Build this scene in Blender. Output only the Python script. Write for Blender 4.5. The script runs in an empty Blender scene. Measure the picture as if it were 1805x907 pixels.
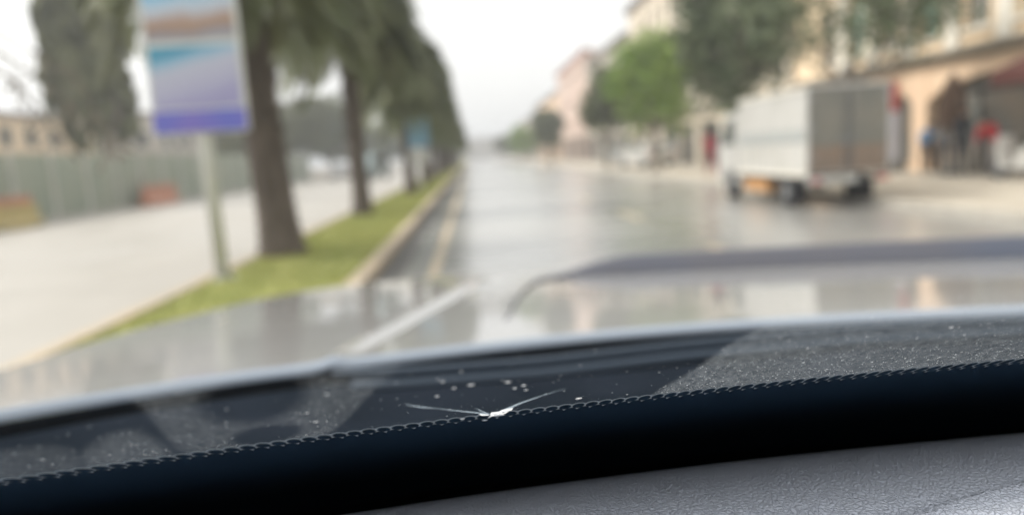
import bpy, bmesh, math, random
import numpy as np
from math import radians, sin, cos, pi, sqrt, exp, atan2
from mathutils import Vector, Matrix
random.seed(7)
SC = bpy.context.scene
COL = SC.collection
EYE = 1.4

# ---------------------------------------------------------------- camera
YAW, PITCH, ROLL = radians(2.66), radians(7.97), radians(3.5)
f = Vector((sin(YAW)*cos(PITCH), cos(YAW)*cos(PITCH), -sin(PITCH)))
r = Vector((cos(YAW), -sin(YAW), 0)); u = r.cross(f)
R_ = r*cos(ROLL)-u*sin(ROLL); U_ = u*cos(ROLL)+r*sin(ROLL)
cd = bpy.data.cameras.new('camera'); cam = bpy.data.objects.new('camera', cd); COL.objects.link(cam)
m = Matrix((R_, U_, -f)).transposed().to_4x4(); m.translation = Vector((0, 0, EYE)); cam.matrix_world = m
cd.sensor_width = 36; cd.lens = 36*1300/1805.0
cd.clip_start = 0.01; cd.clip_end = 3000
cd.dof.use_dof = True; cd.dof.focus_distance = 0.180; cd.dof.aperture_fstop = 6.8
SC.camera = cam

# ---------------------------------------------------------------- sky, sun, exposure
SUN_EL, SUN_AZ = radians(46), radians(-78)      # azimuth measured clockwise from the street direction
w = bpy.data.worlds.new('World'); SC.world = w; w.use_nodes = True
nt = w.node_tree; nt.nodes.clear()
sky = nt.nodes.new('ShaderNodeTexSky'); sky.sky_type = 'NISHITA'; sky.sun_disc = False
sky.sun_elevation = SUN_EL; sky.sun_rotation = SUN_AZ
sky.air_density = 2.0; sky.dust_density = 7.0; sky.ozone_density = 1.0; sky.altitude = 0
hs = nt.nodes.new('ShaderNodeHueSaturation'); hs.inputs['Saturation'].default_value = 0.12
tc = nt.nodes.new('ShaderNodeTexCoord')
cl = nt.nodes.new('ShaderNodeTexNoise'); cl.inputs['Scale'].default_value = 2.2; cl.inputs['Detail'].default_value = 3
mr = nt.nodes.new('ShaderNodeMapRange'); mr.inputs[1].default_value = .3; mr.inputs[2].default_value = .7
mr.inputs[3].default_value = .82; mr.inputs[4].default_value = 1.12
vm = nt.nodes.new('ShaderNodeVectorMath'); vm.operation = 'SCALE'
# overcast: a cloud sheet evens the clear-sky brightness out
ov = nt.nodes.new('ShaderNodeMix'); ov.data_type = 'RGBA'; ov.inputs[0].default_value = 0.62
ov.inputs[7].default_value = (8.2, 8.1, 7.95, 1)
bg = nt.nodes.new('ShaderNodeBackground'); bg.inputs['Strength'].default_value = 0.10
wo = nt.nodes.new('ShaderNodeOutputWorld')
L = nt.links.new
L(sky.outputs[0], hs.inputs['Color']); L(hs.outputs[0], ov.inputs[6])
L(tc.outputs['Generated'], cl.inputs['Vector']); L(cl.outputs[0], mr.inputs[0])
L(ov.outputs[2], vm.inputs[0]); L(mr.outputs[0], vm.inputs['Scale'])
L(vm.outputs[0], bg.inputs['Color']); L(bg.outputs[0], wo.inputs['Surface'])

sd = bpy.data.lights.new('sun', 'SUN'); sd.energy = 1.5; sd.angle = radians(12); sd.color = (1, .92, .80)
sun = bpy.data.objects.new('sun', sd); COL.objects.link(sun)
sdir = Vector((sin(SUN_AZ)*cos(SUN_EL), cos(SUN_AZ)*cos(SUN_EL), sin(SUN_EL)))
sun.rotation_euler = (-sdir).to_track_quat('-Z', 'Y').to_euler()
vs = SC.view_settings
vs.view_transform = 'Standard'; vs.look = 'None'; vs.gamma = 1; vs.exposure = 1.1; vs.use_curve_mapping = False
SC.cycles.volume_bounces = 0
SC.cycles.max_bounces = 6; SC.cycles.diffuse_bounces = 3; SC.cycles.transparent_max_bounces = 16
SC.cycles.caustics_reflective = False; SC.cycles.caustics_refractive = False
SC.cycles.sample_clamp_indirect = 6
SC.cycles.use_denoising = True

# ---------------------------------------------------------------- helpers
def mat(name, col, rough=.6, col2=None, scale=5., detail=4, metal=0, coat=0, coat_rough=.05, bump=0, bscale=40., spec=.5,
        thresh=(.35, .65), coord='Object', rough2=None, rscale=1.5, stretch=None, trans=0):
    m = bpy.data.materials.new(name); m.use_nodes = True
    nt = m.node_tree; b = nt.nodes['Principled BSDF']; L = nt.links.new
    b.inputs['Base Color'].default_value = (*col, 1); b.inputs['Roughness'].default_value = rough
    b.inputs['Metallic'].default_value = metal; b.inputs['Coat Weight'].default_value = coat
    b.inputs['Coat Roughness'].default_value = coat_rough; b.inputs['Specular IOR Level'].default_value = spec
    tc = nt.nodes.new('ShaderNodeTexCoord'); v = tc.outputs[coord]
    if stretch:
        mp = nt.nodes.new('ShaderNodeMapping'); mp.inputs['Scale'].default_value = stretch; L(v, mp.inputs[0]); v = mp.outputs[0]
    if col2 is not None:
        n = nt.nodes.new('ShaderNodeTexNoise'); n.inputs['Scale'].default_value = scale; n.inputs['Detail'].default_value = detail
        L(v, n.inputs['Vector'])
        q = nt.nodes.new('ShaderNodeMapRange'); q.inputs[1].default_value, q.inputs[2].default_value = thresh
        L(n.outputs[0], q.inputs[0])
        x = nt.nodes.new('ShaderNodeMix'); x.data_type = 'RGBA'
        x.inputs[6].default_value = (*col, 1); x.inputs[7].default_value = (*col2, 1)
        L(q.outputs[0], x.inputs[0]); L(x.outputs[2], b.inputs['Base Color'])
    if rough2 is not None:
        n = nt.nodes.new('ShaderNodeTexNoise'); n.inputs['Scale'].default_value = rscale; n.inputs['Detail'].default_value = 3
        L(v, n.inputs['Vector'])
        q = nt.nodes.new('ShaderNodeMapRange'); q.inputs[1].default_value = .38; q.inputs[2].default_value = .62
        q.inputs[3].default_value = rough; q.inputs[4].default_value = rough2
        L(n.outputs[0], q.inputs[0]); L(q.outputs[0], b.inputs['Roughness'])
    if bump:
        n = nt.nodes.new('ShaderNodeTexNoise'); n.inputs['Scale'].default_value = bscale; n.inputs['Detail'].default_value = 5
        L(v, n.inputs['Vector'])
        q = nt.nodes.new('ShaderNodeBump'); q.inputs['Strength'].default_value = bump; q.inputs['Distance'].default_value = .02
        L(n.outputs[0], q.inputs['Height']); L(q.outputs[0], b.inputs['Normal'])
    return m

def link_mesh(name, verts, faces, mats, parent=None, mi=None, smooth=False):
    me = bpy.data.meshes.new(name); me.from_pydata([tuple(v) for v in verts], [], faces)
    for q in (mats if isinstance(mats, (list, tuple)) else [mats]): me.materials.append(q)
    if mi is not None: me.polygons.foreach_set('material_index', mi)
    if smooth: me.polygons.foreach_set('use_smooth', [True]*len(me.polygons))
    me.update()
    o = bpy.data.objects.new(name, me); COL.objects.link(o)
    if parent is not None: o.parent = parent
    return o

class MB:
    def __init__(s): s.v = []; s.f = []; s.m = []
    def add(s, vs, fs, mi=0):
        k = len(s.v); s.v += [tuple(a) for a in vs]; s.f += [tuple(i+k for i in q) for q in fs]; s.m += [mi]*len(fs)
    def box(s, x0, x1, y0, y1, z0, z1, mi=0, bev=0):
        if bev:
            bm = bmesh.new(); bmesh.ops.create_cube(bm, size=1)
            for v in bm.verts: v.co = Vector(((x0+x1)/2+v.co.x*(x1-x0), (y0+y1)/2+v.co.y*(y1-y0), (z0+z1)/2+v.co.z*(z1-z0)))
            bmesh.ops.bevel(bm, geom=bm.edges[:], offset=bev, segments=2, affect='EDGES', profile=.5)
            bm.verts.index_update()
            s.add([v.co.copy() for v in bm.verts], [[v.index for v in q.verts] for q in bm.faces], mi); bm.free(); return s
        s.add([(x0,y0,z0),(x1,y0,z0),(x1,y1,z0),(x0,y1,z0),(x0,y0,z1),(x1,y0,z1),(x1,y1,z1),(x0,y1,z1)],
              [(0,3,2,1),(4,5,6,7),(0,1,5,4),(1,2,6,5),(2,3,7,6),(3,0,4,7)], mi); return s
    def tube(s, pts, rad, n=10, mi=0, caps=True):
        pts = [Vector(p) for p in pts]
        if not isinstance(rad, (list, tuple)): rad = [rad]*len(pts)
        k = len(s.v)
        for i, p in enumerate(pts):
            d = (pts[min(i+1, len(pts)-1)]-pts[max(i-1, 0)]).normalized()
            a = d.orthogonal().normalized() if abs(d.z) < .9 else Vector((1,0,0)).cross(d).normalized()
            b = d.cross(a)
            for j in range(n):
                t = 2*pi*j/n; s.v.append(tuple(p+(a*cos(t)+b*sin(t))*rad[i]))
        for i in range(len(pts)-1):
            for j in range(n):
                s.f.append((k+i*n+j, k+i*n+(j+1)%n, k+(i+1)*n+(j+1)%n, k+(i+1)*n+j)); s.m.append(mi)
        if caps:
            s.f.append(tuple(k+j for j in range(n-1, -1, -1))); s.f.append(tuple(k+(len(pts)-1)*n+j for j in range(n))); s.m += [mi, mi]
        return s
    def prism(s, prof, axis, a0, a1, mi=0):
        """a profile of 2-d points pushed along an axis from a0 to a1"""
        n = len(prof); pl = []
        for a in (a0, a1):
            for p, q in prof: pl.append({'x': (a,p,q), 'y': (p,a,q), 'z': (p,q,a)}[axis])
        s.add(pl, [tuple(range(n-1,-1,-1)), tuple(range(n, 2*n))]+[(i,(i+1)%n,(i+1)%n+n,i+n) for i in range(n)], mi); return s
    def build(s, name, mats, parent=None, smooth=False):
        o = link_mesh(name, s.v, s.f, mats, parent, s.m, smooth)
        return o

def tag(o, label=None, cat=None, group=None, kind=None):
    if label: o['label'] = label
    if cat: o['category'] = cat
    if group: o['group'] = group
    if kind: o['kind'] = kind
    return o
def empty(name, loc, rz=0, **kw):
    o = bpy.data.objects.new(name, None); COL.objects.link(o); o.location = loc; o.rotation_euler = (0, 0, rz); o.empty_display_size = .1
    return tag(o, **kw)
KIDS = {}
def copy_tree(o, parent=None):
    c = o.copy(); COL.objects.link(c); c.parent = parent
    for ch in list(o.children): copy_tree(ch, c)
    return c
def lerp(a, b, t): return a+(b-a)*t
def sst(a, b, x):
    t = np.clip((x-a)/(b-a), 0, 1); return t*t*(3-2*t)

# ---------------------------------------------------------------- materials
M = {}
M['asphalt'] = mat('wet_asphalt', (.23,.228,.218), .22, col2=(.30,.295,.28), scale=.5, rough2=.45, rscale=.22, spec=.8, coat=.8, coat_rough=.24, coord='Object')
M['asphalt_pale'] = mat('pale_road', (.33,.312,.28), .4, col2=(.38,.36,.33), scale=.6, rough2=.6, rscale=.3, bump=.1, bscale=60)
M['soil'] = mat('soil', (.16,.14,.11), .95, col2=(.24,.21,.17), scale=.4)
M['pave'] = mat('pavement', (.40,.36,.30), .42, col2=(.50,.46,.39), scale=1.5, rough2=.7, rscale=.8, bump=.2, bscale=12)
M['kerb'] = mat('kerb_stone', (.46,.37,.26), .7, col2=(.38,.33,.26), scale=3)
M['kerb_grey'] = mat('kerb_grey', (.42,.40,.36), .6, col2=(.33,.31,.28), scale=3)
M['paint_cream'] = mat('paint_cream', (.52,.42,.29), .5, col2=(.38,.33,.26), scale=6)
M['paint_white'] = mat('paint_white', (.50,.49,.46), .5, col2=(.34,.33,.31), scale=6)
M['grass_soil'] = mat('turf_soil', (.22,.24,.07), .9, col2=(.32,.32,.10), scale=2.5)
M['blade'] = mat('grass_blade', (.28,.32,.09), .7, col2=(.41,.41,.15), scale=1.2)
M['bark'] = mat('bark', (.075,.06,.048), .9, col2=(.13,.105,.088), scale=9, stretch=(1,1,.25), bump=.9, bscale=20)
M['bark_grey'] = mat('bark_grey', (.17,.15,.13), .9, col2=(.26,.23,.2), scale=9, bump=.6, bscale=20)
def leaf_mat(n, c1, c2):
    m = mat(n, c1, .55, col2=c2, scale=.9, detail=3, spec=.3); return m
M['leaf_dark'] = leaf_mat('leaf_dark', (.085,.105,.045), (.135,.145,.06))
M['leaf_olive'] = leaf_mat('leaf_olive', (.11,.12,.06), (.15,.155,.08))
M['leaf_bright'] = leaf_mat('leaf_bright', (.17,.28,.04), (.26,.36,.07))
M['leaf_blue'] = leaf_mat('leaf_bluegreen', (.085,.115,.06), (.13,.16,.08))
M['metal_grey'] = mat('metal_grey', (.32,.33,.34), .4, metal=.6, col2=(.25,.26,.27), scale=8)
M['galv'] = mat('galvanised', (.58,.59,.57), .5, metal=.1, col2=(.50,.51,.49), scale=8)
M['dark_metal'] = mat('dark_metal', (.03,.032,.036), .5)
M['rubber'] = mat('rubber', (.02,.02,.024), .8)
M['white_paint'] = mat('white_truck_paint', (.56,.555,.54), .32, col2=(.48,.475,.455), scale=1.3, coat=.4, coat_rough=.1)
M['stripe_grey'] = mat('stripe_grey', (.38,.40,.40), .35, coat=.3)
M['door_grey'] = mat('truck_door_grey', (.17,.172,.155), .38, col2=(.22,.21,.18), scale=1.5, metal=.3)
M['door_reflection'] = mat('truck_door_reflection', (.27,.19,.135), .7, col2=(.20,.16,.13), scale=3)  # brown reflection of the ground, painted as colour on the lower doors
M['wood'] = mat('orange_wood', (.50,.25,.08), .6, col2=(.4,.22,.1), scale=4)
M['win_dark'] = mat('window_glass_dark', (.05,.06,.055), .12, col2=(.09,.1,.09), scale=.8, spec=.7)
M['win_teal'] = mat('window_teal_shutter', (.16,.33,.30), .5, col2=(.13,.27,.25), scale=2)
M['frame_w'] = mat('frame_offwhite', (.72,.69,.62), .6)
M['red'] = mat('red_fabric', (.50,.045,.04), .7, col2=(.38,.03,.035), scale=3)
M['brown'] = mat('brown_fabric', (.12,.075,.05), .8, col2=(.17,.11,.075), scale=4)
def wall(n, c, c2): return mat(n, c, .85, col2=c2, scale=.35, detail=6, bump=.15, bscale=8)
M['w_beige'] = wall('stucco_beige', (.78,.62,.44), (.70,.55,.38))
M['w_peach'] = wall('stone_peach', (.82,.62,.45), (.75,.56,.40))
M['w_cream'] = wall('stucco_cream', (.68,.60,.49), (.60,.53,.43))
M['w_pink'] = wall('stucco_pink', (.60,.46,.39), (.54,.41,.35))
M['w_pale'] = wall('stucco_pale', (.50,.46,.40), (.44,.41,.36))
M['cornice'] = mat('cornice_stone', (.33,.30,.25), .8, col2=(.27,.25,.21), scale=1)
M['roof'] = mat('roof_dark', (.20,.17,.15), .8)
M['roof_red'] = mat('roof_red', (.36,.15,.11), .8)
M['shop_dark'] = mat('shop_interior', (.15,.165,.155), .3, col2=(.24,.20,.16), scale=.9, spec=.6)
M['hoarding'] = mat('hoarding_green', (.25,.29,.23), .6, col2=(.30,.325,.26), scale=.5, rough2=.45)
M['orange'] = mat('orange_plastic', (.50,.21,.12), .6, col2=(.42,.20,.13), scale=3)
M['yellow'] = mat('yellow_plastic', (.42,.33,.12), .6, col2=(.36,.29,.12), scale=3)

# ---------------------------------------------------------------- ground and street
def sheet(name, x0, x1, y0, y1, z, m_, thick=None):
    b = MB()
    if thick: b.box(x0, x1, y0, y1, z-thick, z)
    else: b.add([(x0,y0,z),(x1,y0,z),(x1,y1,z),(x0,y1,z)], [(0,1,2,3)])
    return tag(b.build(name, m_), kind='structure')
sheet('ground', -1500, 1500, -1500, 1500, -.02, M['soil'])
sheet('road', -1.30, 7.65, -20, 420, 0, M['asphalt'])
sheet('opposite_road', -15.6, -3.32, -20, 420, 0, M['asphalt_pale'])
def kerb(name, x0, x1, m_):
    b = MB()
    y = -12.0
    while y < 150:
        b.box(x0, x1, y, y+.985, -.1, .13, bev=.015); y += 1.0
    b.box(x0, x1, 150, 420, -.1, .13)
    return tag(b.build(name, m_), kind='structure')
kerb('kerb_median_right', -1.45, -1.27, M['kerb']); kerb('kerb_median_left', -3.42, -3.26, M['kerb'])
kerb('kerb_pavement', 7.62, 7.80, M['kerb_grey'])
sheet('pavement', 7.8, 13.6, -20, 420, .128, M['pave'], .2)
sheet('pavement_far_side', -19.5, -15.6, -20, 420, .10, M['kerb_grey'], .2)
# painted markings
b = MB(); b.add([(-.62,-10,.004),(-.49,-10,.004),(-.49,300,.004),(-.62,300,.004)], [(0,1,2,3)])
y = 2.0
while y < 160:
    b.add([(3.1,y,.004),(3.25,y,.004),(3.25,y+2,.004),(3.1,y+2,.004)], [(0,1,2,3)]); y += 6
tag(b.build('road_marking', M['paint_cream']), kind='structure')
b = MB(); y = 1.2
while y < 160:
    b.add([(-7.15,y,.004),(-6.85,y,.004),(-6.85,y+2.2,.004),(-7.15,y+2.2,.004)], [(0,1,2,3)]); y += 6
tag(b.build('opposite_road_marking', M['paint_white']), kind='structure')
# drain strip beside the kerb
sheet('gutter', -1.27, -.95, -20, 300, .004, mat('gutter', (.06,.058,.056), .5, col2=(.1,.095,.09), scale=2))
# grass of the central strip
sheet('grass_bed', -3.26, -1.45, -12, 420, .09, M['grass_soil'], .12)
rg = random.Random(3); v = []; fc = []
for i in range(60000):
    t = rg.random(); yy = -4 + 119*t**2.0; xx = rg.uniform(-3.25, -1.46); h = rg.uniform(.03, .085)*(1 if yy < 40 else 1.5); a = rg.random()*pi
    wd = .006*(1+max(yy,0)/14); dx, dy = cos(a)*wd, sin(a)*wd; k = len(v)
    v += [(xx-dx,yy-dy,.088),(xx+dx,yy+dy,.088),(xx+rg.uniform(-.03,.03),yy+rg.uniform(-.03,.03),.09+h)]; fc.append((k,k+1,k+2))
g = link_mesh('grass', v, fc, M['blade']); tag(g, 'short yellow green grass on the strip between the two roads', 'grass', kind='stuff')

# ---------------------------------------------------------------- trees
def leaf_cloud(n, lobes, size, rnd, droop=0.0, holes=0.0):
    """n small leaf faces spread through ellipsoid lobes (cx,cy,cz,rx,ry,rz); numpy arrays of verts and faces"""
    L_ = np.array(lobes); wts = L_[:,3]*L_[:,4]*L_[:,5]; wts = wts/wts.sum()
    idx = rnd.choice(len(L_), n, p=wts)
    d = rnd.normal(size=(n,3)); d /= np.linalg.norm(d, axis=1)[:,None]
    rr = rnd.random(n)**.42
    wob = 1+.22*np.sin(d[:,0]*5+idx)*np.cos(d[:,1]*4+idx*2)+.13*np.sin(d[:,2]*9+idx*3)
    p = L_[idx,:3]+d*L_[idx,3:6]*(rr*wob)[:,None]
    if holes:
        q = np.sin(p[:,0]*2.9+1.3)*np.sin(p[:,1]*3.1+.7)*np.sin(p[:,2]*3.3)
        p = p[q < 1-holes*1.4 if holes > 1 else q < (.55-holes)]
    n = len(p)
    a = rnd.normal(size=(n,3)); a /= np.linalg.norm(a, axis=1)[:,None]; a[:,2] -= droop; a /= np.linalg.norm(a, axis=1)[:,None]
    b_ = rnd.normal(size=(n,3)); b_ -= a*(a*b_).sum(1)[:,None]; b_ /= np.linalg.norm(b_, axis=1)[:,None]
    s = size*rnd.uniform(.6, 1.4, n)[:,None]; wd = s*.42
    V = np.stack([p-a*s*.5, p+b_*wd*.5, p+a*s*.6, p-b_*wd*.5], 1).reshape(-1, 3)
    F_ = np.arange(n*4).reshape(-1, 4)
    return V, F_
def mesh_np(name, V, F_, m_, parent):
    me = bpy.data.meshes.new(name); me.vertices.add(len(V)); me.vertices.foreach_set('co', V.astype(np.float32).ravel())
    me.loops.add(F_.size); me.loops.foreach_set('vertex_index', F_.astype(np.int32).ravel())
    me.polygons.add(len(F_)); me.polygons.foreach_set('loop_start', np.arange(0, F_.size, F_.shape[1], dtype=np.int32))
    me.polygons.foreach_set('loop_total', np.full(len(F_), F_.shape[1], dtype=np.int32))
    me.materials.append(m_); me.update(calc_edges=True); me.validate()
    o = bpy.data.objects.new(name, me); COL.objects.link(o); o.parent = parent; return o
def palm_crown(rnd, n_fr, length, size, nleaf=46, az_range=None, el_range=(0.0,1.35)):
    V = []; 
    for k in range(n_fr):
        az = k*2.399963+rnd.normal()*.15 if az_range is None else rnd.uniform(*az_range); young = k/n_fr                    # outer, older fronds first
        el = lerp(*el_range, young**.8)+rnd.normal()*.10; Lf = length*rnd.uniform(.8,1.08)*(1-.25*young)
        p = np.array([0.,0.,0.]); dirh = np.array([cos(az), sin(az), 0.]); side = np.array([-sin(az), cos(az), 0.])
        tw = rnd.normal()*.25; ang = el; st = Lf/nleaf
        for j in range(nleaf):
            t = j/nleaf; ang -= (1.9+.5*(1-young))*st*(.35+t); ang = max(ang, -1.1)
            d = dirh*cos(ang)+np.array([0,0,sin(ang)]); p = p+d*st
            if t < .10: continue
            ll = size*(sin(pi*min(1,t*.93+.07)))**.6*rnd.uniform(.8,1.15)
            up = np.cross(side, d)
            for s_ in (-1, 1):
                q = d*.55+side*s_*(.75)+up*(-.25+tw*s_)+np.array([0,0,-.35]); q = q/np.linalg.norm(q)
                w_ = d*.020*(1+t)
                V += [p-w_, p+q*ll*.55-w_*1.3+np.array([0,0,-.02]), p+q*ll+np.array([0,0,-.14*ll]), p+q*ll*.55+w_*1.3]
            rw = side*.014*(1-t)+np.array([0,0,.001]); V += [p-rw-d*st, p-rw, p+rw, p+rw-d*st]
    V = np.array(V); return V, np.arange(len(V)).reshape(-1,4)
def palm(name, loc, label, group, leafm, h, r0, r1, lean=(0,0), n_fr=95, length=2.9, size=.5, seed=0):
    t = empty(name, loc, label=label, cat='palm tree', group=group); rn = random.Random(seed); rnd = np.random.default_rng(seed)
    b = MB(); pts = []; rad = []
    for i in range(60):
        q = i/59; pts.append((lean[0]*h*q, lean[1]*h*q, h*q)); base = lerp(r0, r1, q)*(1+.35*exp(-q*16))
        rad.append(base*(1.05 if i % 2 else .95)*(1+.35*max(0,(q-.86)/.14)))
    b.tube(pts, rad, 14)
    for i in range(150):                     # stubs of cut fronds
        q = rn.uniform(.35,.98); a = i*2.4; rr = lerp(r0,r1,q); c = Vector((lean[0]*h*q+cos(a)*rr*.9, lean[1]*h*q+sin(a)*rr*.9, h*q)); o = Vector((cos(a),sin(a),1.3)).normalized()
        b.tube([c, c+o*.07, c+o*.13], [.035,.03,.008], 4)
    b.build('trunk', M['bark'], t, True)
    V, F_ = palm_crown(rnd, n_fr, length, size); V = V+np.array([lean[0]*h, lean[1]*h, h+.12])
    mesh_np('crown', V, F_, M[leafm], t); return t
def trunk_mb(h, r0, r1, lean=(0,0), seed=0, limbs=6, spread=1.6, crown_h=3.0):
    rn = random.Random(seed); b = MB(); pts = []; rad = []
    for i in range(9):
        t = i/8; pts.append((lean[0]*h*t+rn.uniform(-.02,.02)*r0*3, lean[1]*h*t+rn.uniform(-.02,.02), h*t)); rad.append(lerp(r0, r1, t)*(1.28 if i == 0 else 1)*rn.uniform(.95,1.05))
    b.tube(pts, rad, 12)
    top = Vector(pts[-1])
    for k in range(limbs):
        a = 2*pi*k/limbs+rn.uniform(-.4,.4); st = Vector(pts[6])+Vector((0,0,rn.uniform(-.1,.5)*crown_h*.2))
        e = top+Vector((cos(a)*spread*rn.uniform(.5,1), sin(a)*spread*rn.uniform(.5,1), crown_h*rn.uniform(.15,.6)))
        mid = (st+e)/2+Vector((cos(a)*.15*spread, sin(a)*.15*spread, rn.uniform(0,.2)))
        b.tube([st, mid, e], [r1*.55, r1*.35, r1*.1], 7)
        for q in range(2):
            e2 = e+Vector((rn.uniform(-1,1), rn.uniform(-1,1), rn.uniform(.1,.8)))*spread*.45
            b.tube([mid, (mid+e2)/2+Vector((0,0,.1)), e2], [r1*.25, r1*.15, r1*.05], 5)
    return b
def crown_lobes(rn, c, rx, rz, n, small=.45):
    out = [(c[0], c[1], c[2], rx*.72, rx*.72, rz*.72)]
    for i in range(n):
        a = rn.random()*2*pi; e = rn.uniform(-.85, .95); q = sqrt(max(0, 1-e*e))
        out.append((c[0]+cos(a)*rx*.68*q, c[1]+sin(a)*rx*.68*q, c[2]+e*rz*.72, rx*small*rn.uniform(.7,1.15), rx*small*rn.uniform(.7,1.15), rz*small*rn.uniform(.6,1)))
    return out
def tree(name, loc, label, group, leafm, barkm='bark', h=3.0, r0=.28, r1=.2, lean=(0,0), cr=(2.0, 2.6), cz=None, n=9000, size=.2, seed=0, droop=.3, holes=0., nl=16, cshift=(0,0), lobes=None):
    t = empty(name, loc, label=label, cat='tree', group=group)
    rn = random.Random(seed); rnd = np.random.default_rng(seed)
    trunk_mb(h, r0, r1, lean, seed, 7, cr[0]*.8, cr[1]).build('trunk', M[barkm], t, True)
    cz = cz if cz is not None else h+cr[1]*.55
    V, F_ = leaf_cloud(n, lobes or crown_lobes(rn, (lean[0]*h+cshift[0], lean[1]*h+cshift[1], cz), cr[0], cr[1], nl), size, rnd, droop, holes)
    mesh_np('crown', V, F_, M[leafm], t)
    return t
GM = 'palms along the central strip'
palm('palm_tree', (-2.95,11.3,.09), 'palm with a thick brown trunk leaning left, nearest of the central strip', GM, 'leaf_dark', 5.15, .29, .25, (-.055,0), 150, 3.4, .55, 11)
palm('palm_tree', (-2.85,19.0,.09), 'second palm of the central strip, behind the thick leaning trunk', GM, 'leaf_dark', 5.4, .22, .19, (-.01,0), 150, 3.5, .6, 12)
base3 = palm('palm_tree', (-2.4,28.8,.09), 'third palm of the central strip, just before the small blue sign', GM, 'leaf_dark', 4.9, .22, .2, (0,0), 140, 3.5, .6, 13)
baseB = None
ORD = ['sixth','seventh','eighth','ninth','tenth','eleventh','twelfth','thirteenth','fourteenth','fifteenth','sixteenth','last']
far_lab = ['palm right behind the small blue sign on the central strip', 'fifth palm along the central strip, past the small blue sign']
yy = 37.5
for i in range(14):
    lab = far_lab[i] if i < 2 else '%s palm of the dark row on the central strip, counted from the poster panel' % ORD[i-2]
    src = base3 if i % 2 else (baseB or base3)
    if i == 0:
        baseB = palm('palm_tree', (-2.4,yy,.09), lab, GM, 'leaf_dark', 4.7, .22, .2, (0,0), 130, 3.5, .65, 14)
    else:
        c = copy_tree(src); c.location = (-2.4+random.uniform(-.12,.12), yy, .09); c.rotation_euler.z = random.uniform(-.3,.3); c['label'] = lab
        c.scale = (1,1,random.uniform(.9,1.05))
    yy += random.uniform(8,10)
rq = random.Random(4)
tree('roadside_tree', (-17.4,37.0,0), 'tall dark olive tree behind the hoarding, just left of the poster panel', 'trees beyond the green hoarding', 'leaf_olive', 'bark_grey', h=4.2, r0=.3, r1=.22, cr=(2.2,4.2), cz=6.9, n=7000, size=.75, seed=61, droop=2.2, lobes=[(rq.uniform(-1.9,1.0), rq.uniform(-1.3,1.3), rq.uniform(4.9,10.), rq.uniform(.35,.75), rq.uniform(.4,.8), rq.uniform(.9,2.2)) for _ in range(44)])
ot = empty('bare_tree', (-4.3,3.9,.09), label='nearly bare tree reaching thin drooping twigs in at the far left edge', cat='tree')
trunk_mb(2.9, .16, .11, (0,.0), 31, 5, .6, 1.5).build('trunk', M['bark_grey'], ot, True)
def twig(pts, r0, leaves, seed):
    rn = random.Random(seed); b = MB(); n = len(pts)
    b.tube(pts, [lerp(r0, r0*.3, i/(n-1)) for i in range(n)], 6, caps=True)
    for i in range(leaves):
        k = rn.randrange(1, n); p = Vector(pts[k-1]).lerp(Vector(pts[k]), rn.random()); a = Vector((rn.uniform(-1,1), rn.uniform(-.6,.6), rn.uniform(-1.6,-.2))).normalized()*rn.uniform(.08,.2)
        b.tube([p, p+a*.5, p+a], [r0*.25, r0*.22, .001], 4)
        q = p+a; s = a.cross(Vector((0,1,0))).normalized()*.016; b.add([q-a*.3, q+s, q+a*.45, q-s], [(0,1,2,3)])
    return b
o0 = Vector((-4.3,3.9,.09))
def rel(*ps): return [Vector(p)-o0 for p in ps]
twig(rel((-4.3,3.9,2.9),(-3.8,4.9,2.8),(-3.42,5.9,2.35),(-3.22,6.1,2.08),(-3.1,6.15,1.95)), .022, 22, 1).build('branch', M['bark_grey'], ot)
twig(rel((-4.3,3.9,2.7),(-3.9,5.3,2.6),(-3.48,6.0,2.2),(-3.36,6.1,1.95),(-3.28,6.2,1.72)), .024, 26, 2).build('branch', M['bark_grey'], ot)
twig(rel((-4.3,3.9,2.62),(-3.5,5.6,2.6),(-3.0,6.0,2.2),(-2.9,6.1,1.8),(-2.88,6.1,1.6)), .02, 22, 3).build('branch', M['bark_grey'], ot)

# right-hand pavement trees
GR = 'trees on the right pavement'
tree('pavement_tree', (9.6,18.6,.128), 'sparse blue green tree behind the truck, before the beige facade', GR, 'leaf_blue', 'bark_grey', h=3.0, r0=.14, r1=.1, cr=(2.7,2.0), cz=4.5, n=5600, size=.2, seed=21, holes=.25, nl=24)
tree('pavement_tree', (8.9,24.8,.128), 'tall dark tree just left of the white truck', GR, 'leaf_blue', 'bark_grey', h=3.2, r0=.2, r1=.14, cr=(1.95,3.0), cz=4.7, n=8000, size=.26, seed=22, nl=26, holes=.02)
tree('pavement_tree', (9.0,36.0,.128), 'bright green young tree on the right pavement', GR, 'leaf_bright', 'bark_grey', h=2.5, r0=.17, r1=.13, cr=(2.4,2.7), cz=4.1, n=8000, size=.28, seed=23, nl=16, holes=.05)
tree('pavement_tree', (8.8,48,.128), 'dark bushy tree left of the bright green one', GR, 'leaf_dark', 'bark_grey', h=2.2, r0=.17, r1=.13, cr=(1.75,2.4), cz=4.3, n=6500, size=.32, seed=24)
tree('pavement_tree', (9.0,84,.128), 'far dark round tree in front of the pink building', GR, 'leaf_dark', 'bark_grey', h=2.2, r0=.2, r1=.15, cr=(2.1,2.3), cz=3.9, n=4000, size=.45, seed=25)
tree('pavement_tree', (8.6,125,.128), 'far yellow green tree near the end of the street', GR, 'leaf_bright', 'bark_grey', h=2.0, r0=.2, r1=.15, cr=(2.6,2.4), cz=3.5, n=3500, size=.6, seed=26)
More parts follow.
